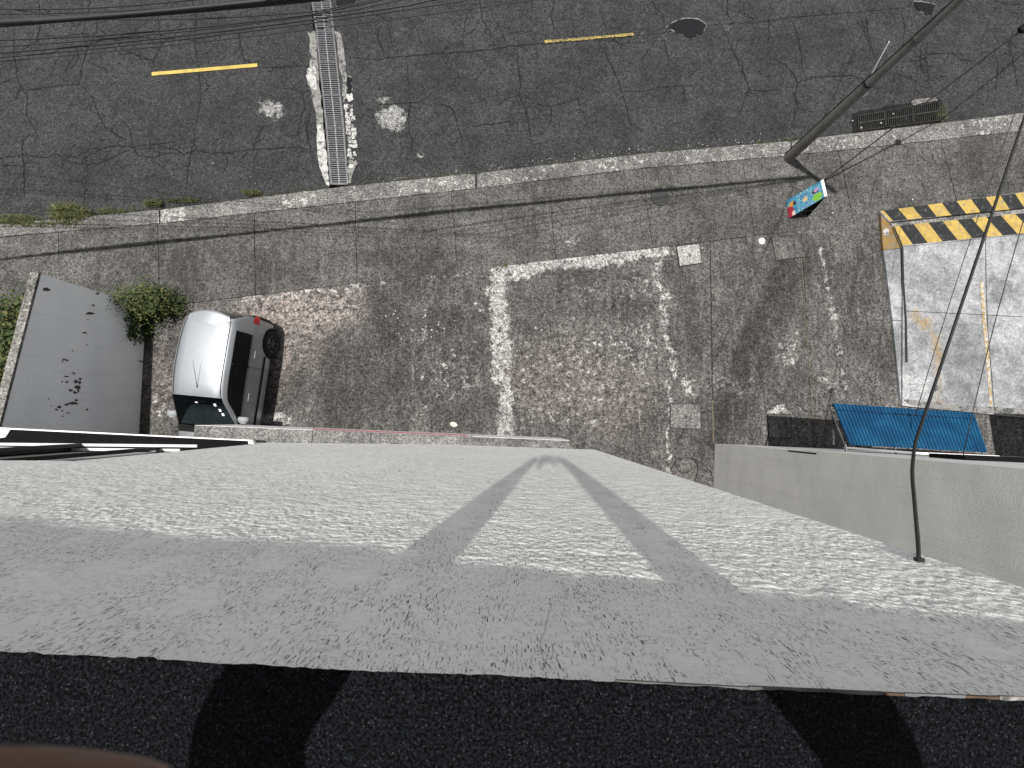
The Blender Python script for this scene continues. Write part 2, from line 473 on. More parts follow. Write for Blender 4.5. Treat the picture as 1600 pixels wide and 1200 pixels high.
for e in ((1440, 470, 60, 60, .5), (1420, 410, 30, 40, .6), (1560, 440, 60, 30, .45), (1420, 600, 50, 30, .8)):
    ell('ramp', 0, *e)
for e in ((1510, 545, 34, 30, .28), (1500, 440, 30, 40, .14), (1580, 600, 30, 30, .2), (1500, 600, 40, 30, .1)):
    ell('ramp', 1, *e)
lin('ramp', 2, [(1430, 490), (1452, 508)], 6, .8)
lin('ramp', 2, [(1460, 522), (1464, 560)], 5, .8)
lin('ramp', 2, [(1464, 560), (1467, 625)], 4, .5)

def set_stain(me, key):
    ca = me.color_attributes.new('stain', 'FLOAT_COLOR', 'POINT')
    buf = []
    for vt in me.vertices:
        u, v = uv_of(vt.co)
        r = stain_at(key, u, v) if key else (0, 0, 0)
        buf += [r[0], r[1], r[2], 1.0]
    ca.data.foreach_set('color', buf)

def lerp(a, b, t): return a + (b - a) * t
def poly_at(pts, x):
    for i in range(len(pts) - 1):
        if x <= pts[i + 1][0] or i == len(pts) - 2:
            t = (x - pts[i][0]) / (pts[i + 1][0] - pts[i][0])
            return lerp(pts[i][1], pts[i + 1][1], t)

def quad_slab(name, a, b, c, d, zt, zb, mat, parent, key, step=0.06, wob=0.002):
    """slab whose top is the quad a,b,c,d (plan, going round), gridded so stains can follow it"""
    a, b, c, d = [Vector((p[0], p[1])) for p in (a, b, c, d)]
    nu = max(1, int(max((b - a).length, (c - d).length) / step))
    nv = max(1, int(max((d - a).length, (c - b).length) / step))
    vs = []; fs = []
    for j in range(nv + 1):
        for i in range(nu + 1):
            s_, t_ = i / nu, j / nv
            p = a.lerp(b, s_).lerp(d.lerp(c, s_), t_)
            vs.append((p.x, p.y, zt + wob * mnoise.noise(Vector((p.x * 0.8, p.y * 0.8, 3)))))
    for j in range(nv):
        for i in range(nu):
            k = j * (nu + 1) + i
            fs.append((k, k + 1, k + nu + 2, k + nu + 1))
    rim = [i for i in range(nu + 1)] + [(j) * (nu + 1) + nu for j in range(1, nv + 1)] + \
          [nv * (nu + 1) + i for i in range(nu - 1, -1, -1)] + [j * (nu + 1) for j in range(nv - 1, 0, -1)]
    base = len(vs)
    for r in rim: vs.append((vs[r][0], vs[r][1], zb))
    n = len(rim)
    for i in range(n):
        fs.append((rim[(i + 1) % n], rim[i], base + i, base + (i + 1) % n))
    me = bpy.data.meshes.new(name)
    me.from_pydata(vs, [], fs)
    me.update()
    # make the top face up
    if me.polygons[0].normal.z < 0: me.flip_normals()
    set_stain(me, key)
    return link(name, me, mat, parent)

def zero_stain(o):
    set_stain(o.data, None)
    return o

# ================================================================== SETTING: ground, road, pavement
mb = MB(); mb.add([(-150, -150, -0.30), (150, -150, -0.30), (150, 150, -0.30), (-150, 150, -0.30)], [(0, 1, 2, 3)])
tag(mb.build('ground', M_GROUND), kind='structure')

KO = [(-900, 440), (0, 350), (250, 327), (545, 290), (745, 270), (1000, 240), (1220, 221), (1340, 207), (1600, 176), (2600, 58)]   # kerb, road side
KI = [(-900, 458), (0, 370), (250, 349), (545, 316), (745, 294), (1000, 263), (1220, 244), (1340, 232), (1600, 204), (2600, 92)]   # kerb, pavement side
SI = [(-900, 602), (280, 476), (400, 461), (770, 418), (1040, 385), (1240, 361), (1380, 346), (1600, 320), (2600, 200)]            # pavement, parking side
DL = [(487, 5), (494, 50), (498, 97), (504, 149), (509, 199), (513, 250), (516, 289)]
DR = [(518, 5), (522.5, 50), (527.5, 97), (533, 149), (538.5, 199), (542, 250), (545, 287)]
ZR = -0.12
road = empty('road'); tag(road, kind='structure')
def ext(p, q, y):           # continue the plan line p->q to the given y
    t = (y - p.y) / (q.y - p.y)
    return p + (q - p) * t
dl0, dl1 = G(516, 289, ZR), ext(G(516, 289, ZR), G(487, 5, ZR), 15.5)
dr0, dr1 = G(545, 287, ZR), ext(G(545, 287, ZR), G(518, 5, ZR), 15.5)
lw = G(-600, 415, ZR); rw = G(2300, 100, ZR)
quad_slab('asphalt', (lw.x, lw.y - 0.3), (dl0.x, dl0.y - 0.35), (dl1.x, dl1.y), (lw.x, 15.5), ZR, ZR - 0.1, M_ASPH, road, 'road', 0.085, 0.012)
quad_slab('asphalt', (dr0.x, dr0.y - 0.35), (rw.x, rw.y - 0.35), (rw.x, 15.5), (dr1.x, dr1.y), ZR, ZR - 0.1, M_ASPH, road, 'road', 0.085, 0.012)

# kerb stones
kerb = empty('kerb'); tag(kerb, kind='structure')
kj = [-620, -250, 250, 744, 1236, 1735, 2250]
for i in range(len(kj) - 1):
    u0, u1 = kj[i], kj[i + 1]
    n = max(6, int((u1 - u0) / 9))
    vs = []; fs = []
    for k in range(n + 1):
        u = lerp(u0 + 1.2, u1 - 1.2, k / n)
        jo = 0.020 * mnoise.noise(Vector((u * 0.05, 1, 0))) + 0.012 * mnoise.noise(Vector((u * 0.19, 5, 0)))
        ji = 0.015 * mnoise.noise(Vector((u * 0.06, 9, 0)))
        if min(k, n - k) == 0: jo -= 0.03
        o_ = G(u, poly_at(KO, u)); i_ = G(u, poly_at(KI, u))
        zt = 0.006 + 0.004 * mnoise.noise(Vector((u * 0.03, 2, 0)))
        rows = [(o_.x, o_.y + jo - 0.002, -0.2), (o_.x, o_.y + jo, zt - 0.02), (o_.x, o_.y + jo - 0.025, zt)]
        for s_ in (0.25, 0.5, 0.75): rows.append((lerp(o_.x, i_.x, s_), lerp(o_.y + jo, i_.y + ji, s_), zt))
        rows += [(i_.x, i_.y + ji, zt), (i_.x, i_.y + ji, -0.2)]
        vs += rows
    R_ = 8
    for k in range(n):
        for r in range(R_ - 1):
            fs.append((k * R_ + r, k * R_ + r + 1, (k + 1) * R_ + r + 1, (k + 1) * R_ + r))
    fs.append(tuple(range(R_ - 1, -1, -1))); fs.append(tuple(n * R_ + r for r in range(R_)))
    me = bpy.data.meshes.new('kerb_stone'); me.from_pydata(vs, [], fs); me.update()
    bm = bmesh.new(); bm.from_mesh(me); bmesh.ops.recalc_face_normals(bm, faces=bm.faces); bm.to_mesh(me); bm.free()
    ca = me.color_attributes.new('stain', 'FLOAT_COLOR', 'POINT')
    buf = []
    for vt in me.vertices:
        u, v = uv_of(vt.co)
        r = 0.40 if u > 440 else 0.0
        if u < 290 and u > 244: r = 0.75
        r += 0.35 * mnoise.noise(Vector((u * 0.012, 4, 0)))
        buf += [r, 0.25 if u < 240 else 0, 0, 1]
    ca.data.foreach_set('color', buf)
    link('kerb_stone', me, M_KERB, kerb)

# pavement panels
side = empty('pavement'); tag(side, kind='structure')
PJ = [(-560, -575), (-360, -370), (-210, -215), (-60, -62), (91, 93), (246, 250), (397, 399), (555, 558), (705, 715), (857, 868), (1003, 1020),
      (1160, 1180), (1310, 1335), (1470, 1500), (1620, 1660), (1780, 1830), (2100, 2180)]
for i in range(len(PJ) - 1):
    (a0, a1), (b0, b1) = PJ[i], PJ[i + 1]
    g = 0.45
    quad_slab('pavement_panel', G(a1 + g, poly_at(SI, a1) - 0.5), G(b1 - g, poly_at(SI, b1) - 0.5),
              G(b0 - g, poly_at(KI, b0) + 0.6), G(a0 + g, poly_at(KI, a0) + 0.6), random.uniform(-0.004, 0.003), -0.2, M_SIDE, side, 'side', 0.075, 0.004)
mb = MB(); mb.prism([G(-560, poly_at(KI, -560) + 1)[:2], G(2100, poly_at(KI, 2100) + 1)[:2], G(2100, 900)[:2], G(-560, 900)[:2]], -0.25, -0.028)
mb.build('joint_bed', M_JOINT, side)

# parking slabs: run on below the building
park = empty('parking_floor'); tag(park, kind='structure')
A0, A1 = G(1110, poly_at(SI, 1110)), G(1115.5, 700)
B0, B1 = G(1252, poly_at(SI, 1252)), G(1270, 670)
wl = -8.42
def parkslab(p0, p1, q0, q1, yb=-5.5):
    pe, qe = ext(p0, p1, yb), ext(q0, q1, yb)
    gx = Vector((0.006, 0, 0)); gy = Vector((0, 0.008, 0))
    quad_slab('floor_slab', pe + gx, qe - gx, q0 - gx - gy, p0 + gx - gy, 0.0, -0.2, M_PARK, park, 'park', 0.06, 0.006)
L0 = Vector((wl - 0.02, G(228, poly_at(SI, 228)).y, 0)); L1 = Vector((wl + 0.10, -1, 0))
parkslab(L0, L1, A0, A1)
parkslab(A0, A1, B0, B1)
E0, E1 = G(1800, poly_at(SI, 1800)), G(1800, 700)
parkslab(B0, B1, E0, E1)
# soil strip behind the boundary wall
mb = MB(); mb.prism([(-22, -4), (-8.66, -4), (-8.62, 2.72), (-22, 1.4)], -0.25, 0.004)
tag(mb.build('soil_strip', M_SOIL), kind='structure')

def strip(name, pts, wd, z, mat, parent, jit=0.12, step=6.0, zs=None):
    """flat painted or patched ribbon following survey points, wd in metres (or list)"""
    P = []; Wd = []
    ws = wd if isinstance(wd, (list, tuple)) else [wd] * len(pts)
    for i in range(len(pts) - 1):
        L = math.hypot(pts[i + 1][0] - pts[i][0], pts[i + 1][1] - pts[i][1])
        n = max(1, int(L / step))
        for k in range(n):
            t = k / n
            P.append(G(lerp(pts[i][0], pts[i + 1][0], t), lerp(pts[i][1], pts[i + 1][1], t), z)); Wd.append(lerp(ws[i], ws[i + 1], t))
    P.append(G(*pts[-1], z)); Wd.append(ws[-1])
    vs = []; fs = []
    for i, p in enumerate(P):
        d = P[min(i + 1, len(P) - 1)] - P[max(i - 1, 0)]
        nn = Vector((-d.y, d.x, 0)).normalized()
        for s_ in (1, -1):
            vs.append(p + nn * s_ * Wd[i] / 2 * (1 + random.uniform(-jit, jit)))
    for i in range(len(P) - 1):
        fs.append((2 * i, 2 * i + 1, 2 * i + 3, 2 * i + 2))
    me = bpy.data.meshes.new(name); me.from_pydata(vs, [], fs); me.update()
    if me.polygons[0].normal.z < 0: me.flip_normals()
    return link(name, me, mat, parent)

def blob(name, pts, z, mat, parent, jit=0.03, th=0.004, sub=4):
    """irregular flat patch with a real edge"""
    out = []
    n = len(pts)
    for i in range(n):
        a, b = pts[i], pts[(i + 1) % n]
        for k in range(sub):
            t = k / sub
            p = G(lerp(a[0], b[0], t), lerp(a[1], b[1], t), z)
            out.append((p.x + random.uniform(-jit, jit), p.y + random.uniform(-jit, jit)))
    m = MB().prism(out, z - 0.05, z + th)
    return m.build(name, mat, parent)

# lane dashes
strip('lane_dash', [(237, 115.5), (402, 101.5)], 0.095, ZR + 0.014, M_YEL, road, 0.05)
strip('lane_dash', [(851, 65), (925, 59), (990, 53.5)], 0.075, ZR + 0.014, M_YELW, road, 0.25)
strip('lane_dash', [(-420, 172), (-240, 156)], 0.095, ZR + 0.014, M_YEL, road, 0.05)
# bitumen repairs with a pale broken rim
for pts in ([(1042, 44), (1052, 35), (1070, 30), (1090, 31), (1103, 40), (1098, 52), (1080, 59), (1060, 54)],
            [(1427, 4), (1440, 3), (1460, 8), (1456, 22), (1446, 24), (1434, 16)],
            [(524, -2), (560, -8), (552, 6), (540, 14), (526, 12)],
            [(543, 120), (549, 122), (551, 140), (547, 150), (542, 146)]):
    cx = sum(p[0] for p in pts) / len(pts); cy = sum(p[1] for p in pts) / len(pts)
    blob('patch_rim', [(cx + (p[0] - cx) * 1.035, cy + (p[1] - cy) * 1.06 - 0.8) for p in pts], ZR, M_CEMENT, road, 0.02, 0.013)
    blob('bitumen_patch', pts, ZR, M_PATCH, road, 0.02, 0.018)
# cement shoulders of the trench drain
blob('cement_shoulder', [(482, 52), (492, 50), (501, 150), (506, 197), (497, 198), (488, 150), (479, 122), (486, 92)], ZR, M_CEMENT, road, 0.03, 0.014, 6)
blob('cement_shoulder', [(495, 196), (506, 196), (511, 250), (515, 290), (510, 290), (498, 255)], ZR, M_CEMENTB, road, 0.02, 0.015, 6)
blob('cement_shoulder', [(478, 118), (487, 96), (494, 110), (496, 140), (488, 140)], ZR, M_CEMENTB, road, 0.02, 0.016, 5)
blob('cement_shoulder', [(524, 50), (532, 52), (541, 100), (543, 128), (536, 130), (530, 100)], ZR, M_CEMENT, road, 0.02, 0.014, 6)
blob('cement_shoulder', [(535, 130), (541, 130), (543, 150), (537, 160)], ZR, M_CEMENT, road, 0.02, 0.014, 5)
blob('cement_shoulder', [(540, 148), (550, 146), (553, 158), (545, 160)], ZR, M_CEMENTB, road, 0.015, 0.015, 4)
for k in range(16):
    v0 = 164 + k * 6.2
    u0 = 538.5 + (v0 - 164) * 0.075
    for c in range(2 if k < 13 else 1):
        if random.random() < .14: continue
        uu = u0 + c * 8.2 + random.uniform(-1.2, 1.2)
        wv = random.uniform(4.4, 8.0); hv = random.uniform(3.6, 6.4)
        blob('cement_fragment', [(uu, v0), (uu + wv, v0 - 0.5), (uu + wv + 0.4, v0 + hv), (uu + 0.4, v0 + hv + 0.4)], ZR, M_CEMENTB if random.random() < .7 else M_CEMENT, road, 0.02, 0.015, 3)
blob('cement_shoulder', [(543, 262), (556, 250), (560, 256), (553, 266), (548, 286), (545, 286)], ZR, M_CEMENT, road, 0.02, 0.014, 4)

# ------------------------------------------------------------------ cracks in the asphalt
CR = [
 [(21, 40), (21, 88), (26, 122), (35, 140), (42, 150), (40, 178), (52, 200), (58, 212), (51, 224)], [(35, 140), (63, 137), (98, 133), (124, 131)], [(-60, 142), (0, 130), (21, 121)],
 [(124, 131), (124, 115), (131, 91), (136, 73), (128, 52), (140, 0), (138, -40)], [(136, 73), (150, 50), (152, 20)], [(124, 131), (143, 150), (150, 171), (164, 199), (185, 212), (196, 217), (193, 229)],
 [(-80, 255), (0, 247), (35, 241), (70, 247), (87, 241), (119, 245), (140, 233), (175, 229), (206, 229), (245, 224), (276, 220), (290, 208), (304, 201)],
 [(0, 257), (35, 260)], [(87, 241), (108, 252), (136, 257), (157, 254), (185, 241), (206, 229)], [(136, 257), (136, 273), (126, 283), (133, 297), (129, 315), (132, 330)],
 [(37, 210), (33, 227), (37, 266), (37, 308)], [(304, 201), (311, 168), (313, 147), (310, 115), (303, 60), (306, 30), (300, 0), (303, -40)], [(310, 115), (322, 125), (325, 137), (313, 147)],
 [(304, 201), (301, 224), (297, 241), (292, 266), (292, 297)], [(206, 229), (227, 233), (252, 229), (273, 233), (287, 241), (304, 234), (325, 238), (353, 238), (395, 233), (430, 231), (469, 229), (486, 241)],
 [(206, 229), (215, 243), (240, 245), (262, 238), (287, 241)], [(206, 229), (203, 210), (198, 194), (187, 187)], [(469, 229), (465, 206), (469, 182), (476, 164), (471, 143), (451, 136), (440, 125)],
 [(483, 52), (488, 91), (480, 105), (484, 140)], [(402, 105), (440, 104), (480, 103)], [(371, 45), (375, 70), (381, 91), (395, 101)], [(189, 84), (205, 82), (224, 88), (238, 95), (241, 105), (244, 113)],
 [(238, 95), (252, 70), (262, 55)], [(189, 84), (180, 78), (172, 68)], [(350, 238), (355, 252), (350, 266)], [(486, 241), (478, 200), (485, 175)], [(395, 233), (400, 222), (412, 215)], [(425, 95), (440, 104)],
 [(60, 0), (62, 40), (58, 60), (21, 88)], [(0, 62), (60, 60), (128, 52), (180, 62), (230, 58), (300, 62), (371, 45)], [(245, 20), (252, 70)],
 [(545, 89), (586, 93), (635, 87), (695, 82), (730, 80), (779, 75), (807, 70), (849, 68), (905, 63), (950, 57), (990, 56), (1042, 50)],
 [(635, 87), (637, 115), (639, 140), (641, 165), (637, 186), (643, 224), (645, 250)], [(586, 163), (628, 161), (660, 159), (671, 147)], [(807, 70), (810, 105), (814, 133), (810, 149), (821, 168), (825, 189), (830, 217), (833, 238)],
 [(810, 149), (790, 154), (777, 163)], [(821, 161), (845, 163), (861, 166), (887, 159), (903, 154), (915, 133), (926, 129)], [(861, 166), (861, 186), (854, 200)], [(825, 189), (793, 191), (751, 194), (730, 198)],
 [(688, 161), (705, 168), (712, 182), (716, 200), (725, 220)], [(730, 17), (726, 42), (723, 63), (725, 77)], [(745, -20), (752, 14), (753, 31), (768, 52), (770, 70)], [(868, -20), (868, 0), (861, 21), (866, 42), (866, 58)],
 [(936, 66), (954, 98), (968, 129), (975, 154), (985, 189), (985, 210)], [(975, 142), (1006, 142), (1031, 135), (1066, 133), (1071, 150), (1074, 170)], [(1066, 133), (1075, 120), (1095, 105)],
 [(580, 17), (604, 31), (609, 52), (612, 70)], [(592, 40), (590, 60), (600, 80)], [(1016, -10), (1024, 10), (1034, 21), (1038, 42)], [(943, 24), (949, 49)], [(1038, 60), (1045, 94)], [(902, 154), (910, 175), (920, 200)],
 [(700, 0), (705, 10)], [(778, 38), (786, 55), (792, 68)], [(1000, 95), (1020, 70), (1030, 55)], [(944, 66), (950, 90), (962, 120)],
 [(1103, 39), (1145, 35), (1187, 35), (1236, 26), (1285, 23), (1338, 18), (1390, 14), (1428, 10)], [(1131, 45), (1145, 77), (1162, 112), (1171, 140), (1159, 171), (1148, 189)], [(1171, 140), (1194, 142), (1222, 138)],
 [(1180, 73), (1208, 91), (1229, 101), (1243, 119), (1246, 129), (1243, 154), (1241, 203)], [(1238, 31), (1246, 52), (1253, 84), (1255, 115)], [(1246, 129), (1278, 119), (1306, 119), (1330, 117), (1348, 122), (1352, 130)],
 [(1344, 18), (1351, 49), (1362, 77), (1371, 94)], [(1353, 20), (1358, 56), (1364, 80)], [(1138, -20), (1136, 17), (1141, 31)], [(1201, 28), (1203, 52), (1199, 70)], [(1411, 21), (1414, 45)],
 [(1425, 86), (1446, 91), (1453, 84), (1491, 82), (1505, 86)], [(1449, 63), (1447, 85), (1449, 105), (1455, 140)], [(1440, 70), (1438, 105), (1450, 125)], [(1390, 112), (1425, 122), (1442, 136)], [(1446, 91), (1430, 95), (1420, 90)],
 [(1500, 92), (1520, 95)], [(1576, 60), (1585, 100), (1592, 140)], [(1550, 0), (1580, 6), (1620, 4)], [(1160, 0), (1165, 20), (1187, 35)], [(1310, 119), (1318, 100), (1345, 92)], [(1553, 70), (1560, 100), (1556, 140)]]
mbk = MB()
def crack(pts, w0, rough, depth=0):
    P = []
    for i in range(len(pts) - 1):
        a, b = pts[i], pts[i + 1]
        L = math.hypot(b[0] - a[0], b[1] - a[1])
        n = max(1, int(L / 2.6))
        for k in range(n):
            t = k / n
            P.append((lerp(a[0], b[0], t) + random.gauss(0, rough), lerp(a[1], b[1], t) + random.gauss(0, rough)))
    P.append(pts[-1])
    N = len(P)
    vs = []
    for i, p in enumerate(P):
        q = G(p[0], p[1], ZR + 0.0145)
        a = G(*P[max(i - 1, 0)], ZR); b = G(*P[min(i + 1, N - 1)], ZR)
        d = (b - a); nn = Vector((-d.y, d.x, 0)).normalized()
        tp = min(1, 0.35 + 3.0 * min(i, N - 1 - i) / N)
        wd = w0 * tp * random.uniform(0.45, 1.35)
        vs += [q + nn * wd, q - nn * wd]
    mbk.add(vs, [(2 * i + 1, 2 * i + 3, 2 * i + 2, 2 * i) for i in range(N - 1)])
    if depth < 2:
        for i in range(3, N - 3):
            if random.random() < (0.085 if depth == 0 else 0.05):
                a = random.uniform(0, 2 * math.pi); L = random.uniform(4, 15) / (1 + depth)
                q = [P[i]]
                for k in range(2):
                    a += random.uniform(-.6, .6)
                    q.append((q[-1][0] + math.cos(a) * L, q[-1][1] + math.sin(a) * L))
                crack(q, w0 * 0.55, 0.45, depth + 1)
for c in CR:
    crack(c, random.uniform(0.010, 0.015), 0.65)
for (cu, cv, ru, rv, n_) in ((150, 60, 150, 30, 26), (230, 235, 130, 22, 26), (1250, 118, 60, 25, 14), (1445, 105, 30, 40, 16), (1350, 60, 25, 45, 8), (1160, 20, 40, 20, 8), (1030, 25, 25, 30, 8), (830, 170, 50, 40, 8), (480, 190, 20, 60, 10), (730, 50, 60, 30, 9), (960, 60, 90, 10, 14), (1560, 90, 40, 60, 8)):
    for k in range(n_):      # crazing between the long cracks
        a = random.uniform(0, 6.28); q = [(cu + random.gauss(0, .6) * ru, cv + random.gauss(0, .6) * rv)]
        for j in range(random.randint(2, 4)):
            a += random.uniform(-.9, .9); L = random.uniform(5, 13); q.append((q[-1][0] + math.cos(a) * L, q[-1][1] + math.sin(a) * L * .8))
        crack(q, .0062, .5, 2)
# the road surface undulates by a few millimetres: lay the crack network on it
for i, p in enumerate(mbk.v):
    zz = ZR + 0.012 * mnoise.noise(Vector((p[0] * 0.8, p[1] * 0.8, 3))) + 0.004
    mbk.v[i] = (p[0], p[1], zz)
tag(mbk.build('crack_network', M_CRACK, road), kind='stuff')

# ------------------------------------------------------------------ trench drain across the road
dr = empty('trench_drain', (0, 0, 0))
tag(dr, 'long steel trench drain grating crossing the road between white cement shoulders', 'drain')
mb = MB()
def drp(pts, v): # survey point on a drain edge
    i = 0
    while i < len(pts) - 2 and v > pts[i + 1][1]: i += 1
    t = (v - pts[i][1]) / (pts[i + 1][1] - pts[i][1])
    return lerp(pts[i][0], pts[i + 1][0], t)
secs = [-45, 5, 50, 98, 149, 200, 250, 288]
ptl = [G(drp(DL, v), v, ZR) for v in secs]; ptr = [G(drp(DR, v), v, ZR) for v in secs]
mb.prism([(ptl[0].x - .02, ptl[0].y), (ptr[0].x + .02, ptr[0].y), (ptr[-1].x + .02, ptr[-1].y), (ptl[-1].x - .02, ptl[-1].y)], ZR - 0.18, ZR - 0.16)
mb.build('channel', M_PIT, dr)
for side_, pts in ((1, ptl), (-1, ptr)):
    mb = MB()
    for i in range(len(pts) - 1):
        o_ = Vector((side_ * 0.012, 0, 0))
        mb.obox(pts[i] + o_ + Vector((0, 0, -0.06)), pts[i + 1] + o_ + Vector((0, 0, -0.06)), 0.024, 0.15)
    mb.build('channel_edge', M_STEELD, dr)
for s_ in range(len(secs) - 1):
    a0 = ptl[s_] + Vector((.03, -.006, 0)); a1 = ptl[s_ + 1] + Vector((.03, .006, 0))
    b0 = ptr[s_] + Vector((-.03, -.006, 0)); b1 = ptr[s_ + 1] + Vector((-.03, .006, 0))
    fm = MB()
    zt = Vector((0, 0, -0.006))
    mt = M_STEEL
    fm.obox(a0 + zt, a1 + zt, 0.018, 0.03); fm.obox(b0 + zt, b1 + zt, 0.018, 0.03)
    fm.obox(a0 + zt, b0 + zt, 0.026, 0.031); fm.obox(a1 + zt, b1 + zt, 0.026, 0.031)
    fm.obox((a0 + b0) / 2 + zt * 1.2, (a1 + b1) / 2 + zt * 1.2, 0.026, 0.029)
    gr = fm.build('grate', mt, dr)
    nb = 17 if s_ < 6 else 13
    for k in range(1, nb):
        t = k / nb
        p = a0.lerp(a1, t); q = b0.lerp(b1, t)
        MB().obox(p + zt * 1.3, q + zt * 1.3, 0.015, 0.026).build('bar', mt, gr)

# storm drain by the kerb
sd = empty('storm_drain', (0, 0, 0))
tag(sd, 'broken black storm drain of three gratings at the kerb beside the pole', 'drain')
SDQ = [(1334, 180), (1466, 157), (1469, 191), (1335, 207)]
blob('broken_edge_pit_shade', [(1331, 178), (1345, 173), (1372, 171), (1385, 166), (1420, 162), (1424, 155), (1462, 151), (1471, 160), (1472, 192), (1332, 209)], ZR, M_CRACK, sd, 0.02, 0.014, 4)  # dark sheet painted for the pit's shade, ragged like broken asphalt
blob('broken_kerb_lip', [(1422, 160), (1426, 156), (1460, 153), (1464, 158), (1440, 162), (1424, 166)], ZR, M_KERB, sd, 0.01, 0.026, 3)
zero_stain(sd.children[1])
gq = [G(1338, 183, ZR), G(1466, 160, ZR), G(1468, 189, ZR), G(1339, 206, ZR)]
for c in range(3):
    t0, t1 = c / 3 + 0.008, (c + 1) / 3 - 0.008
    p0, p1 = gq[0].lerp(gq[1], t0), gq[0].lerp(gq[1], t1)
    q0, q1 = gq[3].lerp(gq[2], t0), gq[3].lerp(gq[2], t1)
    up = Vector((0, 0, 0.03))
    fm = MB()
    for a, b in ((p0, p1), (q0, q1), (p0, q0), (p1, q1)): fm.obox(a + up, b + up, 0.022, 0.02)
    m0, m1 = (p0 + q0) / 2, (p1 + q1) / 2
    fm.obox(m0 + up * 1.1, m1 + up * 1.1, 0.035, 0.02)
    gr = fm.build('grate', M_GRATE, sd)
    for k in range(1, 13):
        t = k / 13
        MB().obox(p0.lerp(p1, t) + up * .95, q0.lerp(q1, t) + up * .95, 0.014, 0.018).build('bar', M_GRATE, gr)

# ------------------------------------------------------------------ covers let into the paving
def cover(name, quad, mat, label, z=0.0, handle=True):
    pts = [G(*q, z) for q in quad]
    c = sum(pts, Vector()) / 4
    e = empty(name, (c.x, c.y, z))
    tag(e, label, 'cover')
    L = [p - c for p in pts]
    fr = MB().prism([(p.x * 1.0, p.y * 1.0) for p in L], -0.05, 0.011)
    zero_stain(fr.build('frame', M_JOINT, e))
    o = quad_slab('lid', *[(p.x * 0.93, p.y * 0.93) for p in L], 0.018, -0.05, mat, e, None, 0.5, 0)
    if handle:
        h = MB().tube([(-0.03, 0.03, 0.02), (0.0, 0.0, 0.032), (0.012, -0.04, 0.02)], 0.010, 6)
        h.build('lifting_loop', M_BLACK, e)
    return e
cover('inspection_cover', [(1056, 385), (1093, 380), (1097, 412), (1061, 417)], M_COVERP, 'pale square concrete inspection cover beside the broken white cement line')
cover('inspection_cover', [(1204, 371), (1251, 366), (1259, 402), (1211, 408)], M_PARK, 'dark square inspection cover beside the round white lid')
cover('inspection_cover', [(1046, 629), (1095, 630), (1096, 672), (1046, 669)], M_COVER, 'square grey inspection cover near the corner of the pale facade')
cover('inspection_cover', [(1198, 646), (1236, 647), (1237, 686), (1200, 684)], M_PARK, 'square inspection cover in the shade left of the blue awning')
# pale mortar round the shaded cover and the grey one
for pts in ([(1046, 627), (1098, 627), (1099, 676), (1044, 673)],):
    pass
p = G(1031, 308, 0)
mh = empty('manhole_cover', (p.x, p.y, 0))
tag(mh, 'round cast iron manhole cover in the pavement', 'manhole cover')
mb = MB(); N = 40
mb.prism([(0.235 * math.cos(2 * math.pi * k / N), 0.235 * math.sin(2 * math.pi * k / N)) for k in range(N)], -0.02, 0.008); mb.build('rim', M_JOINT, mh)
mb = MB(); mb.prism([(0.218 * math.cos(2 * math.pi * k / N), 0.218 * math.sin(2 * math.pi * k / N)) for k in range(N)], -0.02, 0.014); lid = mb.build('lid', M_IRON, mh)
mb = MB()
for k in range(-5, 6):
    hw = math.sqrt(max(0, 0.19 ** 2 - (k * 0.034) ** 2))
    for j in range(-5, 6):
        if abs(j * 0.034 + 0.008) < hw: mb.box(j * 0.034 - 0.007, j * 0.034 + 0.012, k * 0.034 - 0.006, k * 0.034 + 0.006, 0.013, 0.019)
mb.build('tread_studs', M_IRON, lid)
p = G(1190, 377, 0)
wd_ = MB(); wd_.prism([(0.075 * math.cos(2 * math.pi * k / 24), 0.08 * math.sin(2 * math.pi * k / 24)) for k in range(24)], 0.004, 0.016)
o = wd_.build('round_lid', M_WHITE); o.location = (p.x, p.y, 0)
tag(o, 'small round white lid lying on the paving', 'lid')

# parking joint painted yellow, and the faint line further right
strip('painted_line', [(1109.6, 400), (1112, 560), (1113.5, 660)], 0.014, 0.0075, M_JOINT, park, 0.4, 5)
strip('painted_line', [(1113.2, 625), (1115, 692)], 0.036, 0.0085, M_THINYEL, park, 0.3, 5)
strip('painted_line', [(1252, 400), (1259, 500), (1267, 600), (1270, 660)], 0.020, 0.0075, M_THINYEL, park, 0.4, 5)
strip('painted_line', [(1403, 634), (1411, 655)], 0.05, 0.008, M_THINYEL, park, 0.3, 5)

# ================================================================== striped ramp on the right
ramp = empty('loading_ramp', (0, 0, 0))
tag(ramp, 'white worn concrete ramp edged with yellow and black hazard stripes', 'ramp')
ZP = 0.10
def gq_(pts, z): return [G(u, v, z) for u, v in pts]
quad_slab('deck', *gq_([(1410, 634), (1830, 674), (1800, 345), (1411.5, 386)], ZP), ZP, -0.02, M_RAMP, ramp, 'ramp', 0.06, 0.004)
quad_slab('edge_beam', *gq_([(1411, 385.6), (1800, 344.4), (1788, 312), (1397.5, 353.5)], ZP), ZP + 0.004, -0.02, M_RAMP, ramp, None, 0.4, 0)
quad_slab('edge_beam', *gq_([(1390, 346.5), (1785, 304), (1775, 276), (1375.5, 330)], ZP), ZP - 0.01, -0.02, M_RAMP, ramp, None, 0.4, 0)
quad_slab('gate_track', *gq_([(1397, 353), (1788, 311.5), (1785, 306), (1391, 348.4)], ZP), ZP - 0.022, -0.02, M_WALLTOP, ramp, None, 0.4, 0)
quad_slab('side_apron', *gq_([(1395, 500), (1415.5, 500), (1410, 388), (1380, 391)], 0.06), 0.06, -0.02, M_RAMP, ramp, 'ramp', 0.06, 0.012)
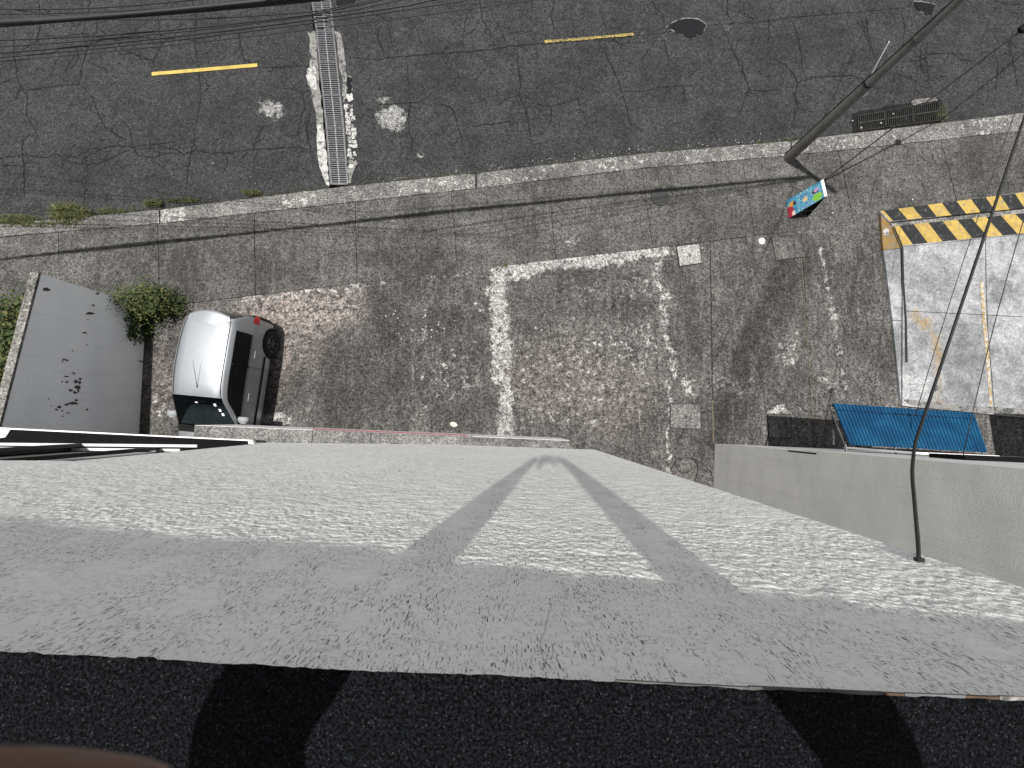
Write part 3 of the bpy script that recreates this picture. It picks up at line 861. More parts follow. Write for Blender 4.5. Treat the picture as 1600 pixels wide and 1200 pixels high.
quad_slab('side_apron', *gq_([(1408, 634), (1417, 600), (1417.2, 501), (1395, 501)], 0.06), 0.06, -0.02, M_RAMP, ramp, 'ramp', 0.06, 0.012)
quad_slab('side_apron', *gq_([(1380, 390.5), (1410, 387), (1396, 354), (1376, 332)], 0.06), 0.062, -0.02, M_OCHRE, ramp, None, 0.4, 0)
strip('gap_seal', [(1396, 354), (1410.5, 387), (1411.5, 440), (1415.5, 500), (1416.5, 566)], [0.02, 0.035, 0.045, 0.05, 0.06], ZP + 0.008, M_BLACK, ramp, 0.1)
strip('saw_joint', [(1417, 486), (1500, 490), (1600, 495), (1800, 506)], 0.012, ZP + 0.006, M_JOINT, ramp, 0.2)
strip('faded_line', [(1534, 440), (1538, 500), (1542, 540), (1549, 640)], [0.085, 0.10, 0.09, 0.06], ZP + 0.006, M_FADED, ramp, 0.15, 4)
strip('drain_seam', [(1540, 360), (1541, 440), (1544, 520), (1549, 580), (1556, 662)], 0.010, ZP + 0.011, M_CRACK, ramp, 0.3, 4)
blob('cement_dab', [(1379, 360), (1384, 356), (1389, 360), (1387, 367), (1381, 368)], 0.064, M_CEMENTB, ramp, 0.01, 0.012, 3)
blob('dark_lump', [(1460, 604), (1464, 602), (1465, 608), (1461, 612)], ZP, M_PEEL, ramp, 0.01, 0.02, 2)
blob('repair_edge', [(1412, 625), (1460, 629), (1520, 634), (1600, 640), (1600, 650), (1520, 644), (1420, 633)], ZP, M_CEMENT, ramp, 0.02, 0.010, 5)
def zp3(X, Y): return 1360 + X / 6.667, 280 + Y / 6.667
def stripe_row(T, B, yt, yb, z):
    for k in range(len(T) - 1):
        pts = [zp3(T[k], yt(T[k])), zp3(T[k + 1], yt(T[k + 1])), zp3(B[k + 1], yb(B[k + 1])), zp3(B[k], yb(B[k]))]
        P = gq_(pts, z)
        c = sum(P, Vector()) / 4
        P = [c + (p - c) * 0.992 for p in P]
        MB().prism([(p.x, p.y) for p in P], z - 0.02, z + 0.004).build('hazard_stripe', M_HYEL if k % 2 == 0 else M_HBLK, ramp)
stripe_row([105] + [135 + 152 * k for k in range(15)], [205] + [235 + 152 * k for k in range(15)], lambda X: 331 - .13 * (X - 105), lambda X: 440 - .1 * (X - 200), ZP - 0.009)
stripe_row([248] + [298 + 151 * k for k in range(15)], [337] + [440 + 156 * k for k in range(15)], lambda X: 489 - .101 * (X - 240), lambda X: 690 - .099 * (X - 335), ZP + 0.005)

# ================================================================== shop next door
shop = empty('shop_building', (4.9, -0.55, 0))
tag(shop, 'grey rendered shop building with a white front edge beside the alley', 'building')
SM = -0.045
def sy(z):
    for (z0, y0), (z1, y1) in (((0, -.552), (2.55, -.512)), ((2.55, -.512), (2.75, -.492)), ((2.75, -.492), (5.0, -.468)), ((5.0, -.468), (9, -.45))):
        if z <= z1: return lerp(y0, y1, (z - z0) / (z1 - z0))
zs = [-0.1, 1.0, 2.0, 2.55, 2.62, 2.75, 3.4, 4.2, 5.0, 6.4]
off = Vector((4.9, -0.55))
mb = MB(); mf = MB()
def sh(x, y, z): return (x - off.x, y - off.y, z)
SX0, SX1 = 4.937, 15.0
for i in range(len(zs) - 1):
    a, b = zs[i], zs[i + 1]
    mb.add([sh(SX0 - 0.08 * 5.4, sy(0) - 5.45, a), sh(SX0 - 0.08 * 5.4, sy(0) - 5.45, b), sh(SX0, sy(b), b), sh(SX0, sy(a), a)], [(3, 2, 1, 0)])
    mf.add([sh(SX0, sy(a), a), sh(SX1, sy(a) + SM * (SX1 - SX0), a), sh(SX1, sy(b) + SM * (SX1 - SX0), b), sh(SX0, sy(b), b)], [(0, 1, 2, 3)])
t = zs[-1]
mb.add([sh(SX0, sy(t), t), sh(SX1, sy(t) + SM * 10, t), sh(SX1, -6, t), sh(SX0 - .43, -6, t)], [(0, 3, 2, 1)])
mb.build('side_wall', M_SHOP, shop)
mf.build('front_wall', M_WHITE, shop)
def shp(x, z, o=0.0): return Vector((x, sy(z) + SM * (x - SX0) + o, z))
# raised render lip where the wall steps
mb = MB()
a = Vector(sh(SX0 - 0.006, sy(2.6) - 0.05, 2.6))
MB().box(a.x - 0.001, a.x + 0.02, a.y + 0.01, a.y + 0.035, 2.35, 2.95).build('dark_slot', M_BLACK, shop)
# skirting of dirt at the foot of the side wall
# black fascia box over the shop front
mb = MB()
for z0, z1, x0, x1, o in ((3.62, 4.05, 6.0, 14.0, 0.06),):
    p = [shp(x0, z0, o), shp(x1, z0, o), shp(x1, z1, o), shp(x0, z1, o), shp(x0, z0, -.02), shp(x1, z0, -.02), shp(x1, z1, -.02), shp(x0, z1, -.02)]
    mb.add([sh(*q) for q in p], [(0, 1, 2, 3), (4, 7, 6, 5), (3, 2, 6, 7), (0, 4, 5, 1), (0, 3, 7, 4), (1, 5, 6, 2)])
mb.build('fascia_box', M_BLACKSTONE, shop)
# sign board with two rows of dark lettering
sg = empty('shop_sign'); 
p0 = shp(6.50, 2.3, 0.075); 
sg.location = (p0.x, p0.y, 0)
tag(sg, 'white sign board with two rows of dark letters above the blue awning', 'sign')
mb = MB(); mb.box(0, 1.40, -0.03, 0.0, 1.70, 2.95); o = mb.build('board', M_WHITE, sg); o.rotation_euler.z = SM
random.seed(5)
for row, (z0, z1, n) in enumerate(((2.42, 2.86, 10), (1.82, 2.26, 10))):
    for k in range(n):
        x = 0.10 + k * 0.125
        if row == 1 and k in (4,): continue
        m = MB()
        m.box(x, x + 0.022, 0.0015, 0.012, z0, z1)
        if k % 3 != 1: m.box(x + 0.06, x + 0.082, 0.0015, 0.012, z0, z1)
        m.box(x + 0.022, x + 0.06, 0.0015, 0.011, z1 - 0.06, z1)
        if k % 2: m.box(x + 0.022, x + 0.06, 0.0015, 0.011, z0, z0 + 0.06)
        o = m.build('letter', M_RED if (row == 0 and k in (6, 7)) else M_BLACK, sg); o.rotation_euler.z = SM

# ------------------------------------------------------------------ corrugated awnings
def mat_awning():
    n = NT('blue_corrugated_sheet')
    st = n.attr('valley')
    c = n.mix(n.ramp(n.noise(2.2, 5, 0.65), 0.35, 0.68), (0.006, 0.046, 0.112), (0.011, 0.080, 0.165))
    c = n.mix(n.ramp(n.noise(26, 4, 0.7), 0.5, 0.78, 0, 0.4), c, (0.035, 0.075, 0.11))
    c = n.mix(n.math('MULTIPLY', n.ramp(st[0], 0.35, 0.8), 0.86), c, (0.0035, 0.012, 0.026))   # darker towards the valleys
    return n.fin(c, 0.75, 0, 0.08)
M_AWN = mat_awning()
def awning(ol, orr, il, ir, ridges, label, post=True):
    c = (ol + orr + il + ir) / 4
    e = empty('awning', (c.x, c.y, 0))
    tag(e, label, 'awning', None)
    vs = []; fs = []
    nu, nv = ridges * 8, 6
    for j in range(nv + 1):
        for i in range(nu + 1):
            s_, t_ = i / nu, j / nv
            p = ol.lerp(orr, s_).lerp(il.lerp(ir, s_), t_) - Vector((c.x, c.y, 0))
            p.z += 0.022 * math.cos(2 * math.pi * ridges * s_) + 0.006 * math.sin(s_ * 9 + t_)
            vs.append(p)
    for j in range(nv):
        for i in range(nu):
            k = j * (nu + 1) + i
            fs.append((k, k + 1, k + nu + 2, k + nu + 1))
    me = bpy.data.meshes.new('sheet'); me.from_pydata(vs, [], fs); me.update()
    if me.polygons[0].normal.z < 0: me.flip_normals()
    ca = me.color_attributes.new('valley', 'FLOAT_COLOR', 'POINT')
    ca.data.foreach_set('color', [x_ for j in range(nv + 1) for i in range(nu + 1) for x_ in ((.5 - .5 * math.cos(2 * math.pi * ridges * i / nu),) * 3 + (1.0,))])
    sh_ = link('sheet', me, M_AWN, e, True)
    def pt(s_, t_, dz): 
        q = ol.lerp(orr, s_).lerp(il.lerp(ir, s_), t_) - Vector((c.x, c.y, 0)); q.z += dz; return q
    MB().obox(pt(0, .17, .019), pt(1, .17, .019), 0.02, 0.005).build('lap_shadow_strip', mat_lap_shadow, e)  # dark strip painting the lap and purlin shadow onto the sheet
    for t_ in (.06, .5, .95):
        MB().obox(pt(-.002, t_, -.045), pt(1.002, t_, -.045), 0.03, 0.03).build('purlin', M_STEELD, e)
    for s_ in (.0, .36, .7, 1.0):
        MB().obox(pt(s_, .02, -.075), pt(s_, 1.0, -.075), 0.022, 0.022).build('rafter', M_STEELD, e)
        q = pt(s_, 1.0, -.05); w_ = Vector((q.x, sy(2.4) + SM * (q.x + c.x - SX0) - c.y, q.z))
        MB().obox(q, w_, 0.022, 0.022).build('wall_bracket', M_STEEL, e)
    sc_ = MB()
    for k in range(0, ridges, 2):
        for t_ in (.17, .93):
            q = pt((k + .0) / ridges, t_, .018)
            sc_.box(q.x - .006, q.x + .006, q.y - .006, q.y + .006, q.z - .004, q.z + .006)
    sc_.build('screw_row', M_STEELD, e)
    return e
mat_lap_shadow = mat_plain('dark_blue_lap_shadow', (0.003, 0.014, 0.035), 0.9, spec=0.05)
ZA, ZB = 2.10, 2.42
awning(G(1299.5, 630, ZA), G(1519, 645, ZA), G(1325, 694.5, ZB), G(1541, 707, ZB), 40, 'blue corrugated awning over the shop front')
q = [Vector((11.35, 0.36, 2.3)), Vector((14.2, 0.25, 2.3)), Vector((11.35, -0.66, 2.75)), Vector((14.2, -0.78, 2.75))]
awning(q[0], q[1], q[2], q[3], 44, 'second blue corrugated awning further along the shop front')
# slim post at the outer corner of the awning
p = G(1302, 644, 1.95)
MB().obox(G(1301.5, 643, 2.0), Vector((G(1302, 695, 2.2).x, G(1302, 695, 2.2).y, 2.2)), 0.025, 0.025).build('awning_stay', M_STEELD)
tag(bpy.data.objects['awning_stay'], 'thin steel stay at the left end of the blue awning', 'stay')

# ================================================================== our own building
bld = empty('apartment_building', (0, -0.42, 0))
tag(bld, 'pale scratched plaster building with a black gravelled parapet top', 'building')
BO = Vector((0, -0.42, 0))
def bl(m):           # world -> building space
    m.v = [(p[0] - BO.x, p[1] - BO.y, p[2] - BO.z) for p in m.v]
    return m
ZT = 8.404
ZF0 = 2.70
jt = on_facade(388, 692); jb = on_facade(141, 717)
WX0, WX1 = -7.75, -3.78
WZ0, WZ1 = 3.0, 5.5
XL = -13.0
mb = MB()
def ff(x, z, o=0.0): return (x, fac_y(x) + o, z)
def frect(x0, x1, z0, z1, o=0.0): mb.add([ff(x0, z0, o), ff(x1, z0, o), ff(x1, z1, o), ff(x0, z1, o)], [(0, 3, 2, 1)])
def relief(x, z, near):
    h = 0.0016 * mnoise.noise(Vector((x * 12, 2.7, z * 16))) + 0.0017 * mnoise.noise(Vector((x * 36, 7.1, z * 46)))
    h += 0.0024 * mnoise.noise(Vector((x * 85, 1.3, z * 105)))
    if near: h += 0.0009 * mnoise.noise(Vector((x * 190, 4.3, z * 230)))
    return h
def fgrid(x0, x1, z0, z1, st, near=False):
    nx, nz = max(1, int((x1 - x0) / st)), max(1, int((z1 - z0) / st))
    b_ = len(mb.v)
    for j in range(nz + 1):
        z = lerp(z0, z1, j / nz)
        for i in range(nx + 1):
            x = lerp(x0, x1, i / nx)
            e_ = 1.0 if 0 < i < nx else 0.3
            mb.v.append((x, fac_y(x) + relief(x, z, near) * e_, z))
    for j in range(nz):
        for i in range(nx):
            k = b_ + j * (nx + 1) + i
            mb.f.append((k, k + nx + 1, k + nx + 2, k + 1)); mb.mi.append(0)
frect(XL, WX0, ZF0, ZT - 0.005)
frect(WX0, -1.95, 7.25, ZT - 0.005)
fgrid(WX0, WX1, ZF0, WZ0, 0.06)
fgrid(WX0, WX1, WZ1, 7.25, 0.03)
fgrid(WX1, FC.x, ZF0, 4.2, 0.019)
fgrid(WX1, FC.x, 4.2, 5.85, 0.014)
fgrid(WX1, FC.x, 5.85, 7.25, 0.0098)
fgrid(-1.95, FC.x, 7.25, ZT - 0.005, 0.0062, True)
RD = 0.26
mb.add([ff(WX1, WZ0), ff(WX1, WZ1), ff(WX1, WZ1, -RD), ff(WX1, WZ0, -RD)], [(0, 1, 2, 3)])
mb.add([ff(WX0, WZ0), ff(WX0, WZ1), ff(WX0, WZ1, -RD), ff(WX0, WZ0, -RD)], [(0, 3, 2, 1)])
mb.add([ff(WX0, WZ1), ff(WX1, WZ1), ff(WX1, WZ1, -RD), ff(WX0, WZ1, -RD)], [(0, 3, 2, 1)])
me = bl(mb)
for i, f in enumerate(mb.f): pass
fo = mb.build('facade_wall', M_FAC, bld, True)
bm = bmesh.new(); bm.from_mesh(fo.data); 
for f in bm.faces:
    if len(mb.f) and abs(f.normal.y) > 0.2 and f.normal.y < 0: f.normal_flip()
bm.to_mesh(fo.data); bm.free()
# side wall to the alley, soffit, recessed ground floor
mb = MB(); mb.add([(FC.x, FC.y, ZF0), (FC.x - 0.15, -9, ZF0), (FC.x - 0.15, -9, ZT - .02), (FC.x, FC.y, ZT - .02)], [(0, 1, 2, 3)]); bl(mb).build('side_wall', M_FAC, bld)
mb = MB(); mb.add([(XL, fac_y(XL), ZF0), (FC.x, FC.y, ZF0), (FC.x - .15, -9, ZF0), (XL, -9, ZF0)], [(0, 1, 2, 3)]); bl(mb).build('soffit', M_WHITE, bld)
mb = MB(); mb.box(XL, FC.x - 0.12, -5.6, -5.4, 0, ZF0 - 0.004); bl(mb).build('ground_floor_wall', M_WHITE, bld)
for x in (-4.3, 1.05):
    mb = MB(); mb.box(x - .2, x + .2, -1.3, -0.9, -0.05, ZF0 - 0.004); bl(mb).build('column', M_WHITE, bld)
# ledge over the garage opening
lx0, lx1 = G(305, 666, ZF0).x, G(889.5, 688, ZF0).x
ly0, ly1 = G(305, 664.5, ZF0).y, G(889.5, 688.5, ZF0).y
quad_slab('ledge', (lx0, fac_y(lx0) + 0.42), (lx1, fac_y(lx1) + 0.42), (lx1, ly1 + 0.42), (lx0, ly0 + 0.42), ZF0 + 0.012, ZF0 - 0.10, M_LEDGE, bld, None, 0.25, 0)
fx = MB()
fx.add([(lx0, ly0 + .003, 1.75), (lx1, ly1 + .003, 1.75), (lx1, ly1 + .003, ZF0 + .008), (lx0, ly0 + .003, ZF0 + .008),
        (lx0, ly0 - .05, 1.75), (lx1, ly1 - .05, 1.75), (lx1, ly1 - .05, ZF0 + .008), (lx0, ly0 - .05, ZF0 + .008)],
       [(0, 3, 2, 1), (4, 5, 6, 7), (3, 7, 6, 2), (0, 1, 5, 4), (0, 4, 7, 3), (1, 2, 6, 5)])
bl(fx).build('ledge_beam', M_WHITE, bld)
r0, r1 = (487 - 305) / 585, (729 - 305) / 585
pa = Vector((lerp(lx0, lx1, r0), lerp(ly0, ly1, r0) + .018, ZF0 - .01)); pb = Vector((lerp(lx0, lx1, r1), lerp(ly0, ly1, r1) + .018, ZF0 - .01))
bl(MB().obox(pa, pb, 0.022, 0.03)).build('red_trim', M_RED, bld)
bl(MB().obox(pa + Vector((0, -.018, .014)), pb + Vector((0, -.018, .014)), 0.010, 0.016)).build('pale_trim', M_STEEL, bld)
dd = (pb - pa).normalized()
bl(MB().obox(pb, pb + dd * 0.07, 0.05, 0.05)).build('trim_end', M_BLACK, bld)
for uu in (487, 578):
    t = (uu - 305) / 585
    a = Vector((lerp(lx0, lx1, t), lerp(ly0, ly1, t) - .01, ZF0 + .014)); b = Vector((a.x, fac_y(a.x), ZF0 + .014))
    bl(MB().obox(a, b, 0.012, 0.006)).build('ledge_joint', M_JOINT, bld)

# window: projecting sill, black stone inside the reveal, track, sashes
win = empty('window'); win.parent = bld
fr0, fr1 = G(11, 668.6, WZ0), G(394, 687.6, WZ0)
frL = G(-120, 661, WZ0)
sl = [(frL.x, frL.y), (fr0.x, fr0.y), (fr1.x, fr1.y), (fr1.x + .03, fac_y(fr1.x) - .004), (frL.x, fac_y(frL.x) - .004)]
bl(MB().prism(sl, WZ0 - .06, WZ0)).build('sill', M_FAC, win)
k0, k1 = G(17, 671.0, WZ0), G(388, 689.0, WZ0)
k00 = G(9, 683, WZ0)
st_ = [(k00.x, k00.y), (k0.x, k0.y), (k1.x, k1.y), (k1.x, fac_y(k1.x) - .003), (WX1, fac_y(WX1) - RD), (WX0, fac_y(WX0) - RD), (WX0, fac_y(WX0) + .02)]
bl(MB().prism(st_, WZ0 - .03, WZ0 + .006)).build('stone_sill', M_BLACKSTONE, win)
TX = -5.2
def fbox(x0, x1, o0_, o1_, z0, z1):
    m = MB()
    m.add([ff(x, z, o) for z in (z0, z1) for x, o in ((x0, o1_), (x1, o1_), (x1, o0_), (x0, o0_))],
          [(0, 3, 2, 1), (4, 5, 6, 7), (0, 1, 5, 4), (1, 2, 6, 5), (2, 3, 7, 6), (3, 0, 4, 7)])
    return bl(m)
fbox(WX0, TX + .55, -.060, -.020, WZ0 + .007, WZ0 + .035).build('track', M_CURTAIN, win)
fbox(WX0, TX + .30, -.125, -.085, WZ0 + .007, WZ0 + .035).build('track', M_CURTAIN, win)
for x0, o in ((WX0 + .10, -.07), (-6.36, -.045), (-6.50, -.10), (TX, -.085)):
    fbox(x0 - .07, x0, o - .025, o + .025, WZ0 + .036, WZ1 - .03).build('mullion', M_FRAME, win)
fbox(WX0, -6.43, -.075, -.069, WZ0 + .036, WZ1).build('pane', M_GLASS, win)
fbox(-6.50, TX - .05, -.150, -.142, WZ0 + .02, WZ1).build('curtain', M_CURTAIN, win)
fbox(TX - .02, WX1 - .002, -.150, -.142, WZ0 + .02, WZ1).build('pane', M_FRAME, win)

# hairline crack running down from the parapet
hp_ = [(858, 938), (861, 950), (856, 966), (853, 985), (848, 998), (843, 1012), (848, 1030), (855, 1045)]
m = MB(); vs = []
for i, (u, v) in enumerate(hp_):
    for k in range(4 if i < len(hp_) - 1 else 1):
        t = k / 4; q = hp_[min(i + 1, len(hp_) - 1)]
        p = on_facade(lerp(u, q[0], t) + random.uniform(-.8, .8), lerp(v, q[1], t))
        for sx in (-.0004, .0004): vs.append((p.x + sx, fac_y(p.x) + .0048, p.z))
m.add(vs, [(2 * i, 2 * i + 1, 2 * i + 3, 2 * i + 2) for i in range(len(vs) // 2 - 1)])
bl(m).build('hairline_crack', M_PEEL, bld)

# parapet top: mineral roofing with a ragged drip edge
CE = [(0, 1020), (120, 1025), (200, 1030), (330, 1037), (510, 1047), (640, 1053), (780, 1057), (960, 1067), (1160, 1078), (1400, 1089), (1600, 1096)]
ep = [G(u, v, ZT) for u, v in CE]
lo = Vector((XL, 0, 0)); hi = Vector((FC.x + .04, 0, 0))
def edge_y(x):
    if x <= ep[0].x: return ep[0].y + FM * (x - ep[0].x) - 0.0
    if x >= ep[-1].x: return ep[-1].y - 0.048 * (x - ep[-1].x)
    for a, b in zip(ep, ep[1:]):
        if x <= b.x: return lerp(a.y, b.y, (x - a.x) / (b.x - a.x))
xs = [XL + k * 0.12 for k in range(int((-1.0 - XL) / 0.12))]
x = -1.0
while x < 1.0: xs.append(x); x += 0.006
xs += [1.1, 1.25, 1.4, FC.x + .04]
vs = []; fs = []
for x in xs:
    j = 0.0022 * mnoise.noise(Vector((x * 18, 0, 1))) + 0.0016 * mnoise.noise(Vector((x * 70, 0, 2))) + 0.0008 * mnoise.noise(Vector((x * 260, 0, 2)))
    if abs(x + 0.515) < 0.013: j += 0.003
    y0 = edge_y(x) + j
    for (dy, z) in ((-0.002, ZT - 0.006), (0.0, ZT - 0.002), (-0.003, ZT - 0.0003), (-0.03, ZT), (-0.20, ZT + 0.002), (-0.42, ZT + 0.001), (-0.42, ZT - 0.02)):
        vs.append((x, y0 + dy + 0.42, z))
R_ = 7
for k in range(len(xs) - 1):
    for r in range(R_ - 1):
        fs.append((k * R_ + r, (k + 1) * R_ + r, (k + 1) * R_ + r + 1, k * R_ + r + 1))
fs.append(tuple(range(R_))); fs.append(tuple((len(xs) - 1) * R_ + r for r in range(R_ - 1, -1, -1)))
me = bpy.data.meshes.new('parapet_top'); me.from_pydata(vs, [], fs); me.update()
link('parapet_top', me, M_GRAN, bld)
mb = MB(); mb.box(XL, FC.x - 0.01, -0.74, -0.50, 7.30, ZT - 0.022); bl(mb).build('parapet', M_WHITE, bld)
mb = MB(); mb.box(XL, FC.x - 0.02, -9.0, -0.745, 7.2, 7.40); bl(mb).build('roof_floor', M_GRAN, bld)
# flashing showing under the drip edge towards the right
def flash(u0, u1, out, mat, nm):
    a = G(u0, poly_at(CE, u0), ZT - .004); b = G(u1, poly_at(CE, u1), ZT - .004)
    a.y = edge_y(a.x) + out / 2; b.y = edge_y(b.x) + out / 2
    bl(MB().obox(a, b, out * 3.0, 0.003)).build(nm, mat, bld)
flash(962, 1170, 0.0010, M_STEELD, 'flashing')
flash(1170, 1380, 0.0018, M_STEELD, 'flashing')
flash(1382, 1412, 0.0016, M_RUST, 'flashing')
flash(1413, 1508, 0.0019, M_STEEL, 'flashing')
flash(1509, 1560, 0.0017, M_RUST, 'flashing')
flash(1561, 1640, 0.0022, M_WALLTOP, 'flashing')
for o in list(bld.children):
    if o.name.startswith('flashing') and o.data.materials[0] == M_WALLTOP: zero_stain(o)

# ================================================================== boundary wall on the left
bw = empty('boundary_wall', (-8.44, 2.69, 0))
tag(bw, 'pale grey painted boundary wall with peeling patches beside the parked car', 'wall')
b0 = Vector((-8.439, 2.687, 0)); b1 = Vector((-8.337, -0.144, 0)); b2 = ext(b0, b1, -3.2)
def bz(y): return 2.05 + 0.13 * (2.687 - y)
def wl_(y, z, o=0.0): 
    p = ext(b0, b1, y); return Vector((p.x + o - 0.045 * z / 2, y, z))
mb = MB()
T_ = 0.11
a = [wl_(2.687, 0), wl_(-3.2, 0), wl_(-3.2, bz(-3.2)), wl_(2.687, bz(2.687))]
b = [wl_(2.687, 0, -T_), wl_(-3.2, 0, -T_), wl_(-3.2, bz(-3.2), -T_), wl_(2.687, bz(2.687), -T_)]
vs = [p - Vector((-8.44, 2.69, 0)) for p in a + b]
vs = [Vector((p.x, p.y, p.z - (0.2 if i in (0, 1, 4, 5) else 0))) for i, p in enumerate(vs)]
mb.add(vs, [(0, 3, 2, 1), (4, 5, 6, 7), (0, 4, 7, 3), (1, 2, 6, 5), (0, 1, 5, 4)])
mb.build('wall_body', M_BWALL, bw)
vs = []; fs = []; n = 50
for k in range(n + 1):
    y = lerp(2.70, -3.2, k / n); z = bz(y)
    for o, dz in ((0.008, -.03), (0.012 + .006 * mnoise.noise(Vector((y * 9, 0, 0))), .012), (-T_ / 2, .022), (-T_ - .03 + .012 * mnoise.noise(Vector((y * 6, 3, 0))), .012), (-T_ - .03, -.03)):
        p = wl_(y, z, o); vs.append((p.x + 8.44, p.y - 2.69, z + dz + .003))
for k in range(n):
    for r in range(4): fs.append((k * 5 + r, k * 5 + r + 1, (k + 1) * 5 + r + 1, (k + 1) * 5 + r))
fs.append((0, 1, 2, 3, 4))
me = bpy.data.meshes.new('wall_top'); me.from_pydata(vs, [], fs); me.update()
if me.polygons[20].normal.z < 0: me.flip_normals()
zero_stain(link('wall_top', me, M_WALLTOP, bw))
# peeled patches on its face
def on_bwall(u, v):
    d = G(u, v, 0) - Vector((0, 0, CAMH)); o_ = Vector((0, 0, CAMH))
    for it in range(60):
        pass
    # plane through b0, b1 and the leaning top
    n_ = (b1 - b0).cross(wl_(1.0, 1.0) - wl_(1.0, 0.0)).normalized()
    t = (b0 - o_).dot(n_) / d.dot(n_)
    return o_ + d * t, n_ if n_.x > 0 else -n_
random.seed(11)
PE = [(72, 452, 5, 2.4), (146, 477, 2.2, 1.2), (141, 490, 5.5, 2.2), (152, 459, 2.6, 1.0), (137, 499, 1.3, .7), (132, 520, 4, 1.3), (136, 539, 1.1, 1), (113, 548, 1.2, .8), (100, 562, 3, 1.2), (105, 563, 2, 1.5), (97, 565, 1.6, 1),
      (115, 583, 2, 1.2), (103, 588, 4, .8), (125, 592, 2, 1.6), (104, 597, 2.6, 1.4), (97, 596, 1.4, .8), (118, 596, 3.4, 3), (124, 598, 2, 2.2), (121, 605, 3.6, 2.6), (110, 610, 3, 1.4), (117, 613, 2.6, 2.2), (122, 610, 1.6, 2.6), (119, 625, 2, 2),
      (112, 630, 5, 2.4), (118, 630, 3, 1.6), (104, 632, 3, 1.4), (92, 636, 4, 2), (88, 640, 2, 1.6), (97, 642, 2, 1.3), (106, 645, 2.6, .8), (136, 640, 1.6, 1.2), (76, 623, 1.4, .8), (98, 650, 2.2, .7), (80, 634, 1.2, .8)]
for (u, v, ru, rv) in PE:
    ru *= 1.35; rv *= 1.35
    N = random.randint(7, 11)
    pts = []
    for k in range(N):
        a = 2 * math.pi * k / N; r = random.uniform(.5, 1.15)
        q, nn = on_bwall(u + ru * r * math.cos(a), v + rv * r * math.sin(a))
        pts.append(q + nn * 0.004 - Vector((-8.44, 2.69, 0)))
    m = MB(); m.add(pts, [tuple(range(N))]); m.build('peeled_patch', M_PEEL, bw)

# ================================================================== parked car
M_SILVER = mat_plain('silver_car_paint', (0.31, 0.328, 0.35), 0.38, metal=0.6, spec=0.5, var=0.03, Coat_Weight=0.6)
M_SILVERD = mat_plain('satin_silver_trim', (0.22, 0.23, 0.24), 0.7, metal=0.2, var=0.05)
M_CGLASS = mat_plain('car_glass', (0.003, 0.0035, 0.004), 0.05, spec=0.35, var=0.1)
M_CBLACK = mat_plain('black_trim', (0.004, 0.004, 0.004), 0.6, spec=0.2, var=0.2)
M_TYRE = mat_plain('tyre_rubber', (0.006, 0.006, 0.006), 0.8, var=0.3)
M_RIM = mat_plain('alloy_rim', (0.10, 0.105, 0.11), 0.4, metal=0.8, var=0.1)
M_TAIL = mat_plain('red_lamp', (0.45, 0.012, 0.016), 0.2, var=0.15)
M_LAMP = mat_plain('clear_lamp', (0.55, 0.56, 0.57), 0.15, var=0.1)
M_PAPER = mat_plain('white_sticker', (0.75, 0.76, 0.78), 0.5, var=0.06)
M_DASH = mat_plain('dashboard', (0.05, 0.055, 0.06), 0.7, var=0.4, nscale=12)
def mat_screen():
    n = NT('windscreen_glass')
    m = n.fin((0.004, 0.005, 0.006), 0.04, 0, 0.5)
    tr = n.n('ShaderNodeBsdfTransparent'); tr.inputs[0].default_value = (0.50, 0.60, 0.62, 1)
    mx = n.n('ShaderNodeMixShader'); mx.inputs[0].default_value = 0.62
    n.t.links.new(n.b.outputs[0], mx.inputs[1]); n.t.links.new(tr.outputs[0], mx.inputs[2]); n.t.links.new(mx.outputs[0], n.out.inputs[0])
    return m
M_SCREEN = mat_screen()
M_SEAT = mat_plain('seat_cloth', (0.05, 0.055, 0.062), .9, var=.35, nscale=20)
CA = math.radians(5.4)
car = empty('car', (-5.90, 1.80, 0.0), math.atan2(-math.cos(CA), -math.sin(CA)))
tag(car, 'silver hatchback car parked nose in beside the boundary wall', 'car')
def pch(T):
    xs_ = [t[0] for t in T]; ys_ = [t[1] for t in T]
    n = len(T); h = [xs_[i + 1] - xs_[i] for i in range(n - 1)]; d = [(ys_[i + 1] - ys_[i]) / h[i] for i in range(n - 1)]
    m = [d[0]] + [0 if d[i - 1] * d[i] <= 0 else 2 * d[i - 1] * d[i] / (d[i - 1] + d[i]) for i in range(1, n - 1)] + [d[-1]]
    def f(x):
        if x <= xs_[0]: return ys_[0]
        if x >= xs_[-1]: return ys_[-1]
        i = 0
        while x > xs_[i + 1]: i += 1
        t = (x - xs_[i]) / h[i]
        return (2 * t ** 3 - 3 * t * t + 1) * ys_[i] + (t ** 3 - 2 * t * t + t) * h[i] * m[i] + (-2 * t ** 3 + 3 * t * t) * ys_[i + 1] + (t ** 3 - t * t) * h[i] * m[i + 1]
    return f
c_w = pch([(-.56, .46), (-.53, .58), (-.45, .66), (-.3, .70), (-.05, .725), (.6, .735), (1.6, .735), (2.3, .72), (2.7, .65), (2.9, .54), (2.96, .42)])
c_b = pch([(-.56, .60), (-.53, .70), (-.45, .86), (-.3, .93), (.6, .93), (1.95, .89), (2.3, .84), (2.9, .66), (2.96, .55)])
c_t = pch([(-.56, .62), (-.53, .74), (-.45, .98), (-.36, 1.22), (-.26, 1.395), (-.15, 1.425), (.3, 1.455), (.7, 1.46), (1.05, 1.44), (1.30, 1.395), (1.62, 1.19), (1.95, .975), (2.3, .91), (2.7, .80), (2.9, .70), (2.96, .58)])
c_r = pch([(-.56, .40), (-.45, .52), (-.26, .45), (-.1, .475), (.6, .495), (1.30, .485), (1.62, .54), (1.95, .60), (2.3, .62), (2.9, .45), (2.96, .36)])
